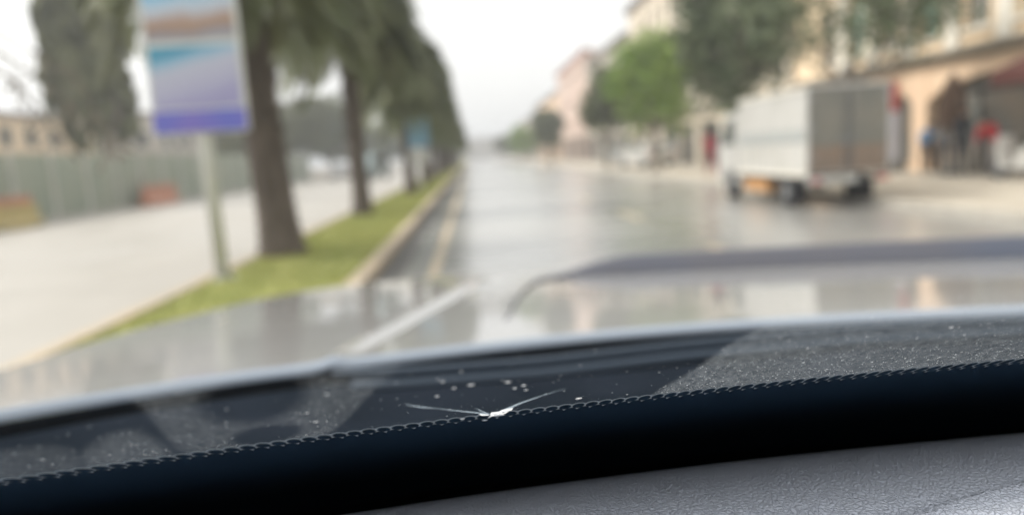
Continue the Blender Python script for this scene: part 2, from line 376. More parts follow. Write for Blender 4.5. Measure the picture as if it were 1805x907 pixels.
tree('pavement_tree', (8.0,165,.128), 'small far olive tree closing the right side of the street', GR, 'leaf_olive', 'bark_grey', h=2.0, r0=.2, r1=.15, cr=(3.0,2.6), cz=3.7, n=3000, size=.7, seed=27)
# trees across the opposite road
GL = 'trees beyond the green hoarding'
for i, (x_, y_, c_, cz_, lab, lf) in enumerate([
    (-19,66,(3.6,3.0),4.4,'olive tree beyond the hoarding, seen right of the thick trunk','leaf_olive'),
    (-18,78,(4.3,3.7),5.3,'olive tree beyond the hoarding, second from the thick trunk','leaf_olive'),
    (-17.5,94,(5.0,4.2),6.2,'dark tree beyond the hoarding, behind the second central trunk','leaf_dark'),
    (-19,118,(5,4.0),5.3,'far dark tree across the opposite road behind the grey van','leaf_dark'),
    (-17,145,(6,4.4),5.5,'furthest dark tree across the opposite road','leaf_dark')]):
    tree('roadside_tree', (x_,y_,.0), lab, GL, lf, 'bark_grey', h=2.6, r0=.25, r1=.2, cr=c_, cz=cz_, n=9000, size=.5, seed=40+i)

# ---------------------------------------------------------------- buildings on the right
FX = 13.6
def facade_building(name, label, y0, y1, H, wallm, floors, z1, fh, pitch, group, roofm='roof', depth=10, winw=.95, winh=1.6, first=0.6, shop=True, alt=False):
    t = empty(name, (FX, y0, 0), label=label, cat='building', group=group)
    Lh = y1-y0
    b = MB(); b.box(.35, depth, 0, Lh, 0, H); o = b.build('wall', M[wallm], t)
    # piers and spandrels stand 0.35 m proud of the window plane, so every window sits in a real reveal
    b = MB(); n = int((Lh-first)/pitch); ys = [first+i*pitch for i in range(n) if first+i*pitch+winw < Lh-.3]
    edges = [0]+[q for yv in ys for q in (yv, yv+winw)]+[Lh]
    for f_ in range(floors):
        zb = z1+f_*fh
        zt = zb+winh
        lo = zb-(.45 if f_ == 0 else fh-winh)
        b.box(0, .35, 0, Lh, lo, zb)
        for k in range(0, len(edges), 2): b.box(0, .35, edges[k], edges[k+1], zb, zt)
    b.box(0, .35, 0, Lh, z1+(floors-1)*fh+winh, H)
    b.build('front_wall', M[wallm], t)
    for f_ in range(floors):
        zb = z1+f_*fh
        for k, yv in enumerate(ys):
            w_ = MB(); w_.box(.22, .26, yv+.06, yv+winw-.06, zb+.06, zb+winh-.06)
            wo_ = w_.build('window', M['win_teal' if (alt and (k+f_) % 2 == 0) else 'win_dark'], t)
            s = MB(); s.box(.16,.3,yv,yv+.06,zb,zb+winh); s.box(.16,.3,yv+winw-.06,yv+winw,zb,zb+winh); s.box(.16,.3,yv+.06,yv+winw-.06,zb,zb+.06); s.box(.16,.3,yv+.06,yv+winw-.06,zb+winh-.06,zb+winh)
            s.box(.18,.29,yv+winw/2-.03,yv+winw/2+.03,zb+.06,zb+winh-.06); s.build('frame', M['frame_w'], wo_)
            s = MB(); s.box(-.1,-.003,yv-.12,yv+winw+.12,zb-.12,zb-.02); s.build('sill', M['frame_w'], wo_)
    b = MB(); b.box(-.35,.6,-.05,Lh+.05,H,H+.25); b.box(-.2,.5,0,Lh,H-.2,H-.003); b.build('roof', M[roofm], t)
    return t, Lh
GB = 'buildings along the right pavement'
tA, LA = facade_building('corner_building', 'tall beige building with arches and shops behind the truck', 8, 30.5, 13, 'w_beige', 3, 4.0, 3.0, 2.05, GB, alt=True, first=.75, winw=1.05, winh=1.95)
# ground floor of the beige building: peach piers, shallow arches, dark shop fronts
b = MB(); piers = []
yv = 22.1-8
bay = 6.4
k0 = [13.55+(i)*bay for i in range(-3, 4)]
for yv in k0:
    if -.5 < yv < LA: piers.append(yv); b = MB(); b.box(-.06,.35,max(0,yv),min(LA,yv+.75),0,3.05); b.box(-.12,.35,max(0,yv)-.05 if yv > 0 else 0,min(LA,yv+.8),0,.4); b.build('pillar', M['w_peach'], tA)
for yv in k0[:-1]:
    a0, a1 = yv+.75, yv+bay
    if a1 < 0 or a0 > LA: continue
    b = MB(); n = 16; a1 = min(a1, LA); a0 = max(a0, 0)
    pr = [(a0, 3.05)]
    for i in range(n+1):
        t = i/n; yq = lerp(a0, a1, t); zz = 2.15+.62*sin(pi*t)**.55 if 0 < t < 1 else 2.15
        pr.append((yq, zz))
    pr.append((a1, 3.05))
    # quads strip between arch curve and top
    vs_ = []
    for i in range(n+1):
        yq, zz = pr[i+1]
        vs_ += [(-.03,yq,zz),(-.03,yq,3.05),(.35,yq,zz),(.35,yq,3.05)]
    fs_ = []
    for i in range(n):
        p = i*4; fs_ += [(p,p+4,p+5,p+1),(p+2,p+3,p+7,p+6),(p,p+2,p+6,p+4),(p+1,p+5,p+7,p+3)]
    b.add(vs_, fs_); b.build('arch', M['w_peach'], tA)
    b = MB(); b.box(.30,.345,a0,a1,.13,2.95); sh = b.build('shop_front', M['shop_dark'], tA)
    b = MB()
    for q in range(4):
        yq = lerp(a0, a1, q/3); b.box(.24,.297,yq-.03,yq+.03,.13,2.3)
    b.box(.24,.29,a0,a1,2.3,2.36); b.build('frame', M['dark_metal'], sh)
b = MB(); b.box(-.04,.35,0,LA,3.052,3.55); b.build('shop_lintel', M['w_peach'], tA)
b = MB(); b.prism([(-.42,3.42),(-.42,3.50),(-.3,3.55),(-.043,3.55),(-.043,3.2),(-.16,3.24)], 'y', -.1, LA+.1)
b.v = [(p[0], p[1], p[2]) for p in b.v]; b.build('cornice', M['cornice'], tA)
# pale pilasters between the upper windows
for i in range(9):
    yv = .75+i*2.05+.95+.18
    if yv+.6 < LA:
        b = MB(); b.box(-.12,-.002,yv,yv+.55,3.56,12.75); b.box(-.18,-.002,yv-.06,yv+.61,12.0,12.3); b.build('pilaster', M['frame_w'], tA)
specs = [('cream_building','tall cream building above the bright green tree',31,62,12.2,'w_cream',3,3.9,2.9,2.4,'roof'),
         ('cream_building','pale cream building left of the tall cream one',62.5,84,10.6,'w_pale',3,3.2,2.6,2.6,'roof'),
         ('pink_building','pinkish building with a red roof edge further down the street',84.5,112,12.3,'w_pink',3,3.6,3.0,3.0,'roof_red'),
         ('pink_building','lower pinkish beige building beyond the red-roofed one',112.5,150,10.2,'w_peach',3,3.2,2.6,3.4,'roof'),
         ('cream_building','far low cream building near the end of the street',150.5,215,9.0,'w_pale',2,3.4,3.0,4.5,'roof')]
for nme, lab, y0, y1, H, wm, fl, z1, fh, pt, rf in specs:
    t, Lh = facade_building(nme, lab, y0, y1, H, wm, fl, z1, fh, pt, GB, rf, winw=1.0, winh=1.5)
    b = MB(); b.box(-.02,.35,0,Lh,2.6,z1-.452); b.build('shop_lintel', M[wm], t)
    yv = 0.0; k = 0
    while yv < Lh-1:
        b = MB(); b.box(-.02,.35,yv,yv+.7,0,2.6); b.build('pillar', M[wm], t)
        y2 = min(yv+4.2, Lh); b = MB(); b.box(.25,.345,yv+.72,y2-.02,.13,2.55); b.build('shop_front', M['shop_dark'] if k % 2 else M['win_dark'], t)
        yv += 4.2; k += 1
    b = MB(); b.box(-.3,-.022,0,Lh,z1-.75,z1-.55); b.build('cornice', M['cornice'], t)
# block that closes the street, far away
def far_block(name, label, x0, x1, y0, y1, H, wm, rf='roof', face='y', rows=2, group=None):
    t = empty(name, (x0, y0, 0), label=label, cat='building', group=group)
    b = MB(); b.box(0,x1-x0,0,y1-y0,0,H); b.build('wall', M[wm], t)
    b = MB(); b.box(-.3,x1-x0+.3,-.3,y1-y0+.3,H,H+.3); b.build('roof', M[rf], t)
    n = int((x1-x0)/3.2)
    for rr_ in range(rows):
        for i in range(n):
            xx = 1+i*3.2; zz = 1.2+rr_*3
            if zz+1.4 < H:
                b = MB(); b.box(xx,xx+1.2,-.06,-.003,zz,zz+1.4); wn = b.build('window', M['win_dark'], t)
                b = MB(); b.box(xx-.1,xx+1.3,-.1,-.003,zz-.12,zz-.01); b.build('sill', M['frame_w'], wn)
    if x0 < -20:      # the side that faces the road
        n = int((y1-y0)/3.2)
        for i in range(n):
            for rr_ in range(rows):
                yq = 1+i*3.2; zz = 1.2+rr_*3; X = x1-x0
                if zz+1.4 < H:
                    b = MB(); b.box(X+.003,X+.06,yq,yq+1.2,zz,zz+1.4); wn = b.build('window', M['win_dark'], t)
    return t
far_block('end_building', 'faint pale building closing the far end of the street', -14, 30, 330, 345, 9, 'w_pale', rows=3)
GH = 'low buildings beyond the green hoarding'
far_block('low_building', 'low beige building behind the hoarding at the left edge', -52, -34, 52, 70, 6.4, 'w_beige', group=GH)
far_block('low_building', 'pale low building behind the hoarding left of the poster pole', -46, -30, 74, 88, 7.2, 'w_pale', group=GH)
far_block('low_building', 'cream low building behind the hoarding right of the poster pole', -36, -26, 92, 112, 7.2, 'w_cream', group=GH)
far_block('low_building', 'pinkish long low building furthest left behind the hoarding', -80, -56, 56, 66, 7.4, 'w_pink', group=GH)

# ---------------------------------------------------------------- green hoarding across the opposite road
t = empty('hoarding', (-15.9,14,.1), label='grey green site hoarding running along the opposite road', cat='fence')
for i in range(24):
    b = MB(); y0 = i*2.5; n = 20; vs_ = []
    for k in range(n+1):
        xx = .03*(1 if (k//2) % 2 else 0); yq = y0+.03+2.44*k/n; vs_ += [(xx,yq,0),(xx,yq,2.35)]
    b.add(vs_, [(2*k,2*k+2,2*k+3,2*k+1) for k in range(n)])
    b.build('panel', M['hoarding'], t)
    b = MB(); b.box(.035,.1,y0-.04,y0+.04,0,2.42); b.build('post', M['galv'], t)
# site barriers
def barrier(name, loc, rz, col, label, L_=2.0, H=.95):
    t = empty(name, loc, rz, label=label, cat='barrier', group='plastic barriers before the hoarding')
    b = MB(); b.prism([(-.28,0),(.28,0),(.28,.12),(.12,.34),(.09,H),(-.09,H),(-.12,.34),(-.28,.12)], 'x', 0, L_); b.build('body', M[col], t)
    for q in (0.15, L_-.45):
        b = MB(); b.box(q,q+.3,-.285,-.279,.02,.1); b.build('fork_slot', M['dark_metal'], t)
    return t
barrier('barrier', (-15.35,20.6,.0), pi/2, 'orange', 'orange plastic barrier at the left edge, before the hoarding', 2.6, 1.05)
barrier('barrier', (-15.0,23.4,.0), pi/2, 'orange', 'orange barrier next to the yellow one, before the hoarding', 2.4, 1.0)
barrier('barrier', (-14.5,22.6,.0), pi/2, 'yellow', 'low yellow plastic barrier in front of the orange ones', 2.6, .75)
barrier('barrier', (-15.2,35.0,.0), pi/2, 'orange', 'lone orange barrier seen just left of the poster pole', 3.6, .95)

# ---------------------------------------------------------------- poster panel
bx_, by_ = -3.16, 9.1
t = empty('poster_panel', (bx_,by_,.09), label='tall poster panel on a grey pole with a blue strip at its foot', cat='billboard')
b = MB(); b.tube([(0,.08,0),(0,.08,.02),(-.0,.08,1.85)], [.16,.16,.16], 16) if False else b.tube([(0,.08,0),(-.03,.08,4.0)], [.085,.085], 16)
b.build('pole', M['galv'], t, True)
b = MB(); b.tube([(0,.08,0),(0,.08,.025)], .17, 20)
for q in range(4): b.tube([(.12*cos(q*pi/2),.08+.12*sin(q*pi/2),.025),(.12*cos(q*pi/2),.08+.12*sin(q*pi/2),.05)], .018, 6)
b.build('base_plate', M['galv'], t)
PW, Z0, Z1 = .56, 1.77, 4.3
b = MB(); b.box(-PW,PW,-.06,.0,Z0,Z1,bev=.01); b.build('cabinet', M['galv'], t)
def poster_mat(name, stops, slant=0.):
    """printed bands of colour; one flat artwork with a soft-edged picture"""
    m = bpy.data.materials.new(name); m.use_nodes = True; nt = m.node_tree; L = nt.links.new; b = nt.nodes['Principled BSDF']
    b.inputs['Roughness'].default_value = .3
    tc = nt.nodes.new('ShaderNodeTexCoord'); sp = nt.nodes.new('ShaderNodeSeparateXYZ'); L(tc.outputs['Generated'], sp.inputs[0])
    n = nt.nodes.new('ShaderNodeTexNoise'); n.inputs['Scale'].default_value = 3; n.inputs['Detail'].default_value = 5; L(tc.outputs['Generated'], n.inputs['Vector'])
    a = nt.nodes.new('ShaderNodeMath'); a.operation = 'MULTIPLY_ADD'; a.inputs[1].default_value = slant; L(sp.outputs['X'], a.inputs[0]); L(sp.outputs['Z'], a.inputs[2])
    c = nt.nodes.new('ShaderNodeMath'); c.operation = 'MULTIPLY_ADD'; c.inputs[1].default_value = .14; L(n.outputs[0], c.inputs[0]); L(a.outputs[0], c.inputs[2])
    r_ = nt.nodes.new('ShaderNodeValToRGB'); L(c.outputs[0], r_.inputs[0]); cr = r_.color_ramp
    while len(cr.elements) < len(stops): cr.elements.new(.5)
    for e, (p, cc) in zip(cr.elements, stops): e.position = p; e.color = (*cc, 1)
    L(r_.outputs[0], b.inputs['Base Color']); return m
pm1 = poster_mat('poster_sky_rocks', [(.0,(.36,.36,.40)),(.12,(.24,.22,.24)),(.155,(.31,.21,.16)),(.22,(.36,.25,.19)),(.27,(.42,.42,.47)),(.34,(.42,.52,.62)),(.42,(.20,.44,.64)),(1.,(.12,.36,.6))], -.05)
pm2 = poster_mat('poster_sea', [(.0,(.30,.29,.48)),(.25,(.38,.38,.52)),(.58,(.42,.44,.54)),(.74,(.24,.40,.54)),(.90,(.03,.24,.38)),(1.,(.08,.30,.42))], -.34)
for nme, z0, z1, pm in (('upper_poster',2.84,4.24,pm1),('lower_poster',2.07,2.78,pm2)):
    b = MB(); b.box(-PW+.05,PW-.05,-.066,-.0605,z0,z1); b.build('poster', pm, t)
b = MB(); b.box(-PW+.02,PW-.02,-.07,-.0605,Z0+.02,Z0+.27); b.build('blue_strip', mat('poster_blue', (.10,.13,.50), .4, col2=(.18,.14,.46), scale=2), t)

# small blue sign on the strip
t = empty('road_sign', (-1.86,27.2,.09), label='small blue sign with a pale lower plate on the central strip', cat='sign')
b = MB(); b.tube([(0,0,0),(0,0,2.75)], .045, 10); b.build('pole', M['galv'], t, True)
b = MB(); b.box(-.38,.38,-.08,-.05,1.75,2.75,bev=.02); b.build('blue_plate', mat('sign_blue', (.13,.25,.34), .5), t)
b = MB(); b.box(-.36,.36,-.08,-.05,1.15,1.70,bev=.02); b.build('lower_plate', mat('sign_pale', (.42,.42,.41), .4), t)

# ---------------------------------------------------------------- the truck
def wheel(parent, x, y, r_, wd, side=-1, rimm='metal_grey'):
    h = bpy.data.objects.new('wheel', None); COL.objects.link(h); h.parent = parent; h.location = (x, y, r_)
    b = MB(); prof = []
    n = 28
    rows = [(r_*.62,-wd/2),(r_*.93,-wd/2),(r_,-wd*.34),(r_,wd*.34),(r_*.93,wd/2),(r_*.62,wd/2)]
    for k in range(n):
        a = 2*pi*k/n
        for rad, xx in rows: b.v.append((xx, cos(a)*rad, sin(a)*rad))
    m_ = len(rows)
    for k in range(n):
        for j in range(m_): b.f.append((k*m_+j, ((k+1)%n)*m_+j, ((k+1)%n)*m_+(j+1)%m_, k*m_+(j+1)%m_)); b.m.append(0)
    b.build('tyre', M['rubber'], h, True)
    b = MB(); b.tube([(side*wd*.30,0,0),(side*wd*.38,0,0)], r_*.6, 24); b.tube([(side*wd*.38,0,0),(side*wd*.48,0,0)], [r_*.2,r_*.16], 12)
    for k in range(5): a = 2*pi*k/5; b.tube([(side*wd*.38,cos(a)*r_*.38,sin(a)*r_*.38),(side*wd*.4,cos(a)*r_*.38,sin(a)*r_*.38)], r_*.06, 6)
    b.build('rim', M[rimm], h); return h
t = empty('box_truck', (6.30,13.7,0), label='white box truck with grey rear doors parked at the right kerb', cat='truck')
W_, BL, ZB, ZT = 1.62, 3.55, .66, 2.32
b = MB(); b.box(0,W_,.04,BL,ZB,ZT,bev=.03)
b.build('cargo_box', M['white_paint'], t)
b = MB(); b.box(-.012,.003,.06,BL-.05,1.28,1.52); b.build('side_stripe', M['stripe_grey'], t)
b = MB()
for k in range(6): b.box(-.02,.002,.1+k*.66,.14+k*.66,ZB+.04,1.27)
b.box(-.03,.003,.04,BL,ZB-.04,ZB+.03); b.box(-.03,.003,.04,BL,ZT-.07,ZT-.02); b.build('side_rail', M['frame_w'], t)
for k in (0, 1):
    x0 = .05+k*(W_/2-.04); x1 = x0+W_/2-.06
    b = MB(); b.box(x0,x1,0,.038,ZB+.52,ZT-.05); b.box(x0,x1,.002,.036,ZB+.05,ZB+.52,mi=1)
    d = b.build('rear_door', [M['door_grey'], M['door_reflection']], t)
    xr = x1-.06 if k == 0 else x0+.06
    b = MB(); b.tube([(xr,-.02,ZB+.08),(xr,-.02,ZT-.1)], .014, 8); b.box(xr-.1,xr+.02,-.035,-.001,1.25,1.30); b.build('handle', M['metal_grey'], d)
    for zz in (.95,1.5,2.05):
        b = MB(); xh = x0 if k == 0 else x1-.1; b.box(xh,xh+.1,-.015,-.001,zz,zz+.07); b.build('hinge', M['metal_grey'], d)
b = MB(); b.box(0,W_,0,.05,ZT-.045,ZT+.01); b.box(0,.045,0,.05,ZB,ZT-.05); b.box(W_-.045,W_,0,.05,ZB,ZT-.05); b.build('rear_frame', M['white_paint'], t)
b = MB(); b.box(.1,W_-.1,.1,5.0,.48,.56); b.box(.3,.42,.1,5.0,.40,.479); b.box(W_-.42,W_-.3,.1,5.0,.40,.479); b.build('chassis', M['dark_metal'], t)
b = MB(); b.box(.02,.95,-.06,.06,.47,.62,bev=.02); b.build('rear_bumper', M['galv'], t)
b = MB(); b.box(.35,.8,-.075,-.061,.5,.6); b.build('number_plate', M['paint_white'], t)
for x_ in (.08, W_-.24):
    b = MB(); b.box(x_,x_+.16,-.085,-.0605 if x_ < .5 else .05,.5,.58,bev=.008); b.build('tail_light', M['red'], t)
for x_, s_ in ((.12,-1),(W_-.12,1)):
    wheel(t, x_, 1.0, .32, .22, s_); wheel(t, x_, 4.25, .32, .2, s_)
for x_ in (.02, W_-.26): b = MB(); b.box(x_,x_+.24,.55,.57,.12,.47); b.build('mudguard', M['rubber'], t)
b = MB(); b.box(.03,.3,2.0,3.3,.24,.52,bev=.02); b.build('tool_box', M['wood'], t)
# cab
b = MB(); cabp = [(3.62,.38),(3.62,2.0),(3.9,2.06),(4.55,2.03),(5.0,1.45),(5.12,1.2),(5.15,.4),(4.62,.38),(4.55,.62),(4.25,.72),(3.95,.62),(3.88,.38)]
b.prism(cabp, 'x', .03, W_-.03); cab = b.build('cab', M['white_paint'], t)
b = MB(); b.prism([(3.95,1.3),(3.95,1.88),(4.5,1.88),(4.82,1.3)], 'x', .018, .0285); b.build('side_window', M['win_dark'], cab)
b = MB(); b.prism([(3.85,.5),(3.85,1.92),(3.87,1.92),(3.87,.5)], 'x', .02, .0285); b.box(.005,.029,4.0,4.14,1.12,1.17); b.build('door', M['metal_grey'], cab)
b = MB(); b.tube([(.03,4.7,1.5),(-.16,4.72,1.55),(-.18,4.72,1.72)], .014, 6); b.box(-.25,-.1,4.70,4.74,1.42,1.72,bev=.01); b.build('wing_mirror', M['dark_metal'], cab)

# ---------------------------------------------------------------- other vehicles, far and out of focus
def car(name, loc, rz, colm, label, cat='car', van=False, group=None, L_=4.2, H=1.45):
    t = empty(name, loc, rz, label=label, cat=cat, group=group)
    hw = .86
    if van: body = [(-2.3,.35),(-2.35,1.1),(-2.25,2.0),(-2.1,2.15),(1.2,2.15),(1.75,1.35),(2.3,1.1),(2.4,.8),(2.38,.35)]
    else: body = [(-2.05,.32),(-2.12,.7),(-2.05,.95),(-1.75,1.0),(-1.25,1.38),(-.9,1.44),(.25,1.44),(.5,1.38),(1.05,.98),(1.85,.85),(2.08,.68),(2.1,.32)]
    b = MB(); n = len(body)
    secs = [(-hw+.06,.94),(-hw,1.0),(hw,1.0),(hw-.06,.94)]
    for xx, s_ in secs:
        for yv, zz in body:
            inset = .14 if zz > 1.0 else 0
            b.v.append((xx*(1-inset), yv*(.985 if s_ < 1 else 1), .3+(zz-.3)*(.985 if s_ < 1 else 1)))
    for i in range(3):
        for j in range(n): b.f.append((i*n+j, i*n+(j+1)%n, (i+1)*n+(j+1)%n, (i+1)*n+j)); b.m.append(0)
    b.f += [tuple(range(n)), tuple(3*n+j for j in range(n-1,-1,-1))]; b.m += [0,0]
    b.build('body', M[colm], t)
    zt, zb = (1.95,1.25) if van else (1.34,1.0)
    for s_ in (-1, 1):
        xo = s_*(hw*.86+.012)
        for y0, y1 in (((-2.0,-.5),(-.4,1.2)) if van else ((-1.15,-.35),(-.27,.6))):
            b = MB(); b.prism([(y0,zb),(y0+.06,zt),(y1-(.3 if y1 > .5 else .05),zt),(y1,zb)], 'x', min(xo,xo-s_*.02), max(xo,xo-s_*.02)); b.build('side_window', M['win_dark'], t)
    yb = -2.33 if van else -1.6
    b = MB(); b.box(-.6,.6,yb-.02,yb+.05,zb,zt-.05,bev=.01); b.build('rear_window', M['win_dark'], t)
    for s_ in (-1,1):
        b = MB(); yy_ = -2.36 if van else -2.13; x0 = s_*.72; b.box(x0-.1,x0+.1,yy_-.01,yy_+.05,.72,.86,bev=.01); b.build('tail_light', M['red'], t)
        wheel(t, s_*.78, -1.35, .31, .2, s_); wheel(t, s_*.78, 1.35, .31, .2, s_)
    return t
M['van_teal'] = mat('van_bluegrey', (.22,.29,.30), .35, coat=.5)
M['silver'] = mat('car_silver', (.45,.46,.46), .3, metal=.5, coat=.5)
car('van', (-8.3,62,0), pi*.92, 'van_teal', 'blue grey van on the opposite road, between two trunks', 'van', True)
car('car', (-12.6,72,0), 0.1, 'silver', 'silver car at the far kerb of the opposite road', 'car')
car('car', (10.2,43.5,.128), 0.25, 'white_paint', 'white car parked on the pavement under the bright green tree', 'car', group='cars parked on the right')
car('car', (10.8,52.5,.128), 0.2, 'silver', 'pale silver car parked behind the white one under the trees', 'car', group='cars parked on the right')

# ---------------------------------------------------------------- people
SKIN = mat('skin', (.42,.26,.18), .5)
HAIR = mat('hair', (.03,.022,.018), .6)
def cloth(n, c): return mat(n, c, .8, col2=tuple(q*.75 for q in c), scale=8)
def person(loc, rz, label, top, leg, hgt=1.7, pose='stand'):
    s = hgt/1.72
    if pose == 'walk':   FL, FR, KL, KR = (-.11,.30,.07),(.11,-.28,.12),(-.10,.16,.50),(.10,-.02,.48)
    else:                FL, FR, KL, KR = (-.13,.04,.07),(.12,-.02,.07),(-.12,.03,.50),(.11,.02,.50)
    hip, chest, neck, head = (0,0,.92),(0,.02,1.28),(0,.01,1.47),(0,.04,1.62)
    if pose == 'bend': chest, neck, head = (0,.30,1.16),(0,.44,1.28),(0,.54,1.36)
    cx, cy, cz = chest
    P = [hip,(0,cy*.4,1.06),chest,(cx,(cy+neck[1])/2,(cz+neck[2])/2+.02),neck,head,(head[0],head[1]+.01,head[2]+.09)]
    Rr = [.155,.14,.155,.12,.058,.088,.075]
    E_ = [(0,1),(1,2),(2,3),(3,4),(4,5),(5,6)]
    def chain(root, pts, rads):
        k = root
        for p, q in zip(pts, rads): P.append(p); Rr.append(q); E_.append((k, len(P)-1)); k = len(P)-1
    dz = -.42 if pose == 'bend' else 0
    for s_, F_, K_ in ((-1,FL,KL),(1,FR,KR)):
        chain(0, [(s_*.09,0,.86),K_,(F_[0],F_[1],F_[2]+.03),(F_[0],F_[1]+.15,F_[2]-.03)], [.095,.062,.045,.036])
        sh = (cx+s_*.19, cy, cz+.12)
        el = (cx+s_*.25, cy-.02+(.06 if s_ > 0 else 0), cz-.15); wr = (cx+s_*.22, cy+.12, cz-.36+(.16 if s_ > 0 and pose != 'bend' else 0))
        chain(3, [sh, el, wr], [.062,.045,.03])
        hd = len(P)-1
        base = Vector(wr)
        for q in range(4):
            off = Vector(((q-1.5)*.022, .02, -.07)); tip = off+Vector((0,.03,-.065+.01*abs(q-1.5)))
            P.append(tuple(base+off)); Rr.append(.014); E_.append((hd, len(P)-1)); P.append(tuple(base+tip)); Rr.append(.009); E_.append((len(P)-2, len(P)-1))
        P.append(tuple(base+Vector((-s_*.045,.03,-.05)))); Rr.append(.011); E_.append((hd, len(P)-1))
    me = bpy.data.meshes.new('p'); me.from_pydata([tuple(q*s for q in p) for p in P], E_, [])
    o = bpy.data.objects.new('p', me); COL.objects.link(o)
    mod = o.modifiers.new('s', 'SKIN'); 
    for i, q in enumerate(Rr):
        me.skin_vertices[0].data[i].radius = (q*s, q*s*(.72 if i in (0,1,2,3) else 1)); me.skin_vertices[0].data[i].use_root = (i == 0)
    sb = o.modifiers.new('b', 'SUBSURF'); sb.levels = 1; sb.render_levels = 1
    dg = bpy.context.evaluated_depsgraph_get(); m2 = bpy.data.meshes.new_from_object(o.evaluated_get(dg))
    bpy.data.objects.remove(o)
    m2.materials.clear()
    for q in (cloth('trousers', leg), cloth('jacket', top), SKIN, M['rubber']): m2.materials.append(q)
    hz = head[2]*s; hy = head[1]*s
    for p in m2.polygons:
        c = p.center; d_arm = abs(c.x) > .2*s
        wz = (cz-.36)*s
        if c.z < .1*s: k = 3
        elif (Vector((c.x, c.y-hy, c.z-hz-.03*s))).length < .135*s: k = 2
        elif d_arm and c.z < wz+.02 and c.z > wz-.2: k = 2
        elif c.z > .9*s: k = 1
        else: k = 0
        p.material_index = k; p.use_smooth = True
    b = bpy.data.objects.new('person', m2); COL.objects.link(b); b.location = loc; b.rotation_euler = (0,0,rz); m2.name = 'person'
    # hair cap and face
    hb = MB(); n = 10
    for i in range(6):
        th = i/5*pi*.62
        for j in range(n):
            a = 2*pi*j/n; hb.v.append((sin(th)*cos(a)*.098*s, hy-.015*s+sin(th)*sin(a)*.105*s, hz+.055*s+cos(th)*.105*s))
    for i in range(5):
        for j in range(n): hb.f.append((i*n+j, i*n+(j+1)%n, (i+1)*n+(j+1)%n, (i+1)*n+j)); hb.m.append(0)
    hb.build('hair', HAIR, b, True)
    fb = MB(); fb.tube([(0,hy+.075*s,hz+.03*s),(0,hy+.112*s,hz-.0*s)], [.008,.015], 6); fb.build('nose', SKIN, b)
    tag(b, label, 'person'); return b
person((12.9,18.95,.128), pi, 'person in dark clothes standing under the arch, right of the peach pillar', (.045,.05,.06), (.03,.035,.045), 1.74)
person((12.9,19.6,.128), pi*.8, 'person in a pale grey top beside the dark-clothed one', (.28,.27,.27), (.09,.09,.1), 1.66)
person((12.9,20.5,.128), pi*.9, 'person in a blue top bending beside the peach pillar', (.12,.30,.58), (.025,.03,.045), 1.62, 'bend')
person((12.9,17.7,.128), pi*.6, 'person in a red jacket bending at the right edge of the street', (.62,.05,.06), (.30,.29,.30), 1.68, 'bend')
person((8.7,26.6,.128), pi, 'person in a red jacket on the pavement just left of the truck', (.50,.06,.09), (.32,.08,.10), 1.72, 'walk')

# closed brown parasol, red awning, banner
t = empty('parasol', (13.05,19.6,.128), label='closed brown parasol standing before the arched shop front', cat='parasol')
b = MB(); b.tube([(0,0,0),(0,0,2.75)], .025, 8); b.build('pole', M['dark_metal'], t)
b = MB(); b.tube([(0,0,0),(0,0,.08)], .28, 16); b.build('base', M['dark_metal'], t)
b = MB(); n = 20
for i, (zz, rr_) in enumerate([(2.7,.03),(2.5,.16),(2.1,.27),(1.7,.33),(1.35,.36),(1.2,.34)]):
    for k in range(n): a = 2*pi*k/n; q = rr_*(1+.22*(1 if k % 2 else -1)*min(1,i/2)); b.v.append((cos(a)*q, sin(a)*q, zz))
for i in range(5):
    for k in range(n): b.f.append((i*n+k, i*n+(k+1)%n, (i+1)*n+(k+1)%n, (i+1)*n+k)); b.m.append(0)
b.build('canopy', M['brown'], t)
t = empty('awning', (13.55,14.7,2.5), label='red shop awning at the right edge above the people', cat='awning')
b = MB(); b.prism([(0,.55),(-1.05,.12),(-1.05,-.2),(-1.02,-.2),(-1.02,.1),(0,.50)], 'y', 0, 2.7); b.build('canopy', mat('faded_red', (.20,.07,.06), .8, col2=(.16,.06,.05), scale=3), t)
for y_ in (.1, 2.6):
    b = MB(); b.tube([(-.03,y_,-.1),(-1.0,y_,.06)], .018, 6); b.build('arm', M['dark_metal'], t)
t = empty('banner', (13.0,22.5,.128), label='narrow vertical banner, red above white, left of the peach pillar', cat='banner')
b = MB(); b.tube([(-.28,0,0),(-.28,0,2.85)], .02, 8); b.build('pole', M['dark_metal'], t)
b = MB(); b.box(-.26,.26,-.006,.006,1.85,2.75); b.build('red_field', M['red'], t)
b = MB(); b.box(-.26,.26,-.005,.005,.35,1.85); b.build('white_field', mat('banner_white', (.62,.64,.74), .7, col2=(.50,.55,.72), scale=2), t)
b = MB(); b.box(-.45,.3,-.2,.2,0,.05,bev=.01); b.build('base', M['dark_metal'], t)
# pale parked scooter-like thing at the right edge
t = empty('scooter', (12.35,16.05,.128), .15, label='pale scooter parked at the right edge beside the red-jacketed person', cat='scooter')
for y_ in (-.6,.6):
    h = wheel(t, 0, y_, .24, .1, -1)
b = MB(); b.prism([(-.75,.42),(-.8,.72),(-.35,.82),(.05,.62),(.1,.36),(.34,.34),(.44,1.0),(.54,1.02),(.6,.6),(.5,.28),(-.2,.24),(-.5,.3)], 'x', -.17, .17); b.build('body', M['white_paint'], t)
b = MB(); b.box(-.15,.15,-.78,-.08,.822,.9,bev=.03); b.build('seat', M['rubber'], t)
b = MB(); b.tube([(-.32,.42,1.08),(0,.47,1.05),(.32,.42,1.08)], .02, 8); b.tube([(0,.48,1.0),(0,.6,.5)], .03, 8); b.build('handlebar', M['dark_metal'], t)

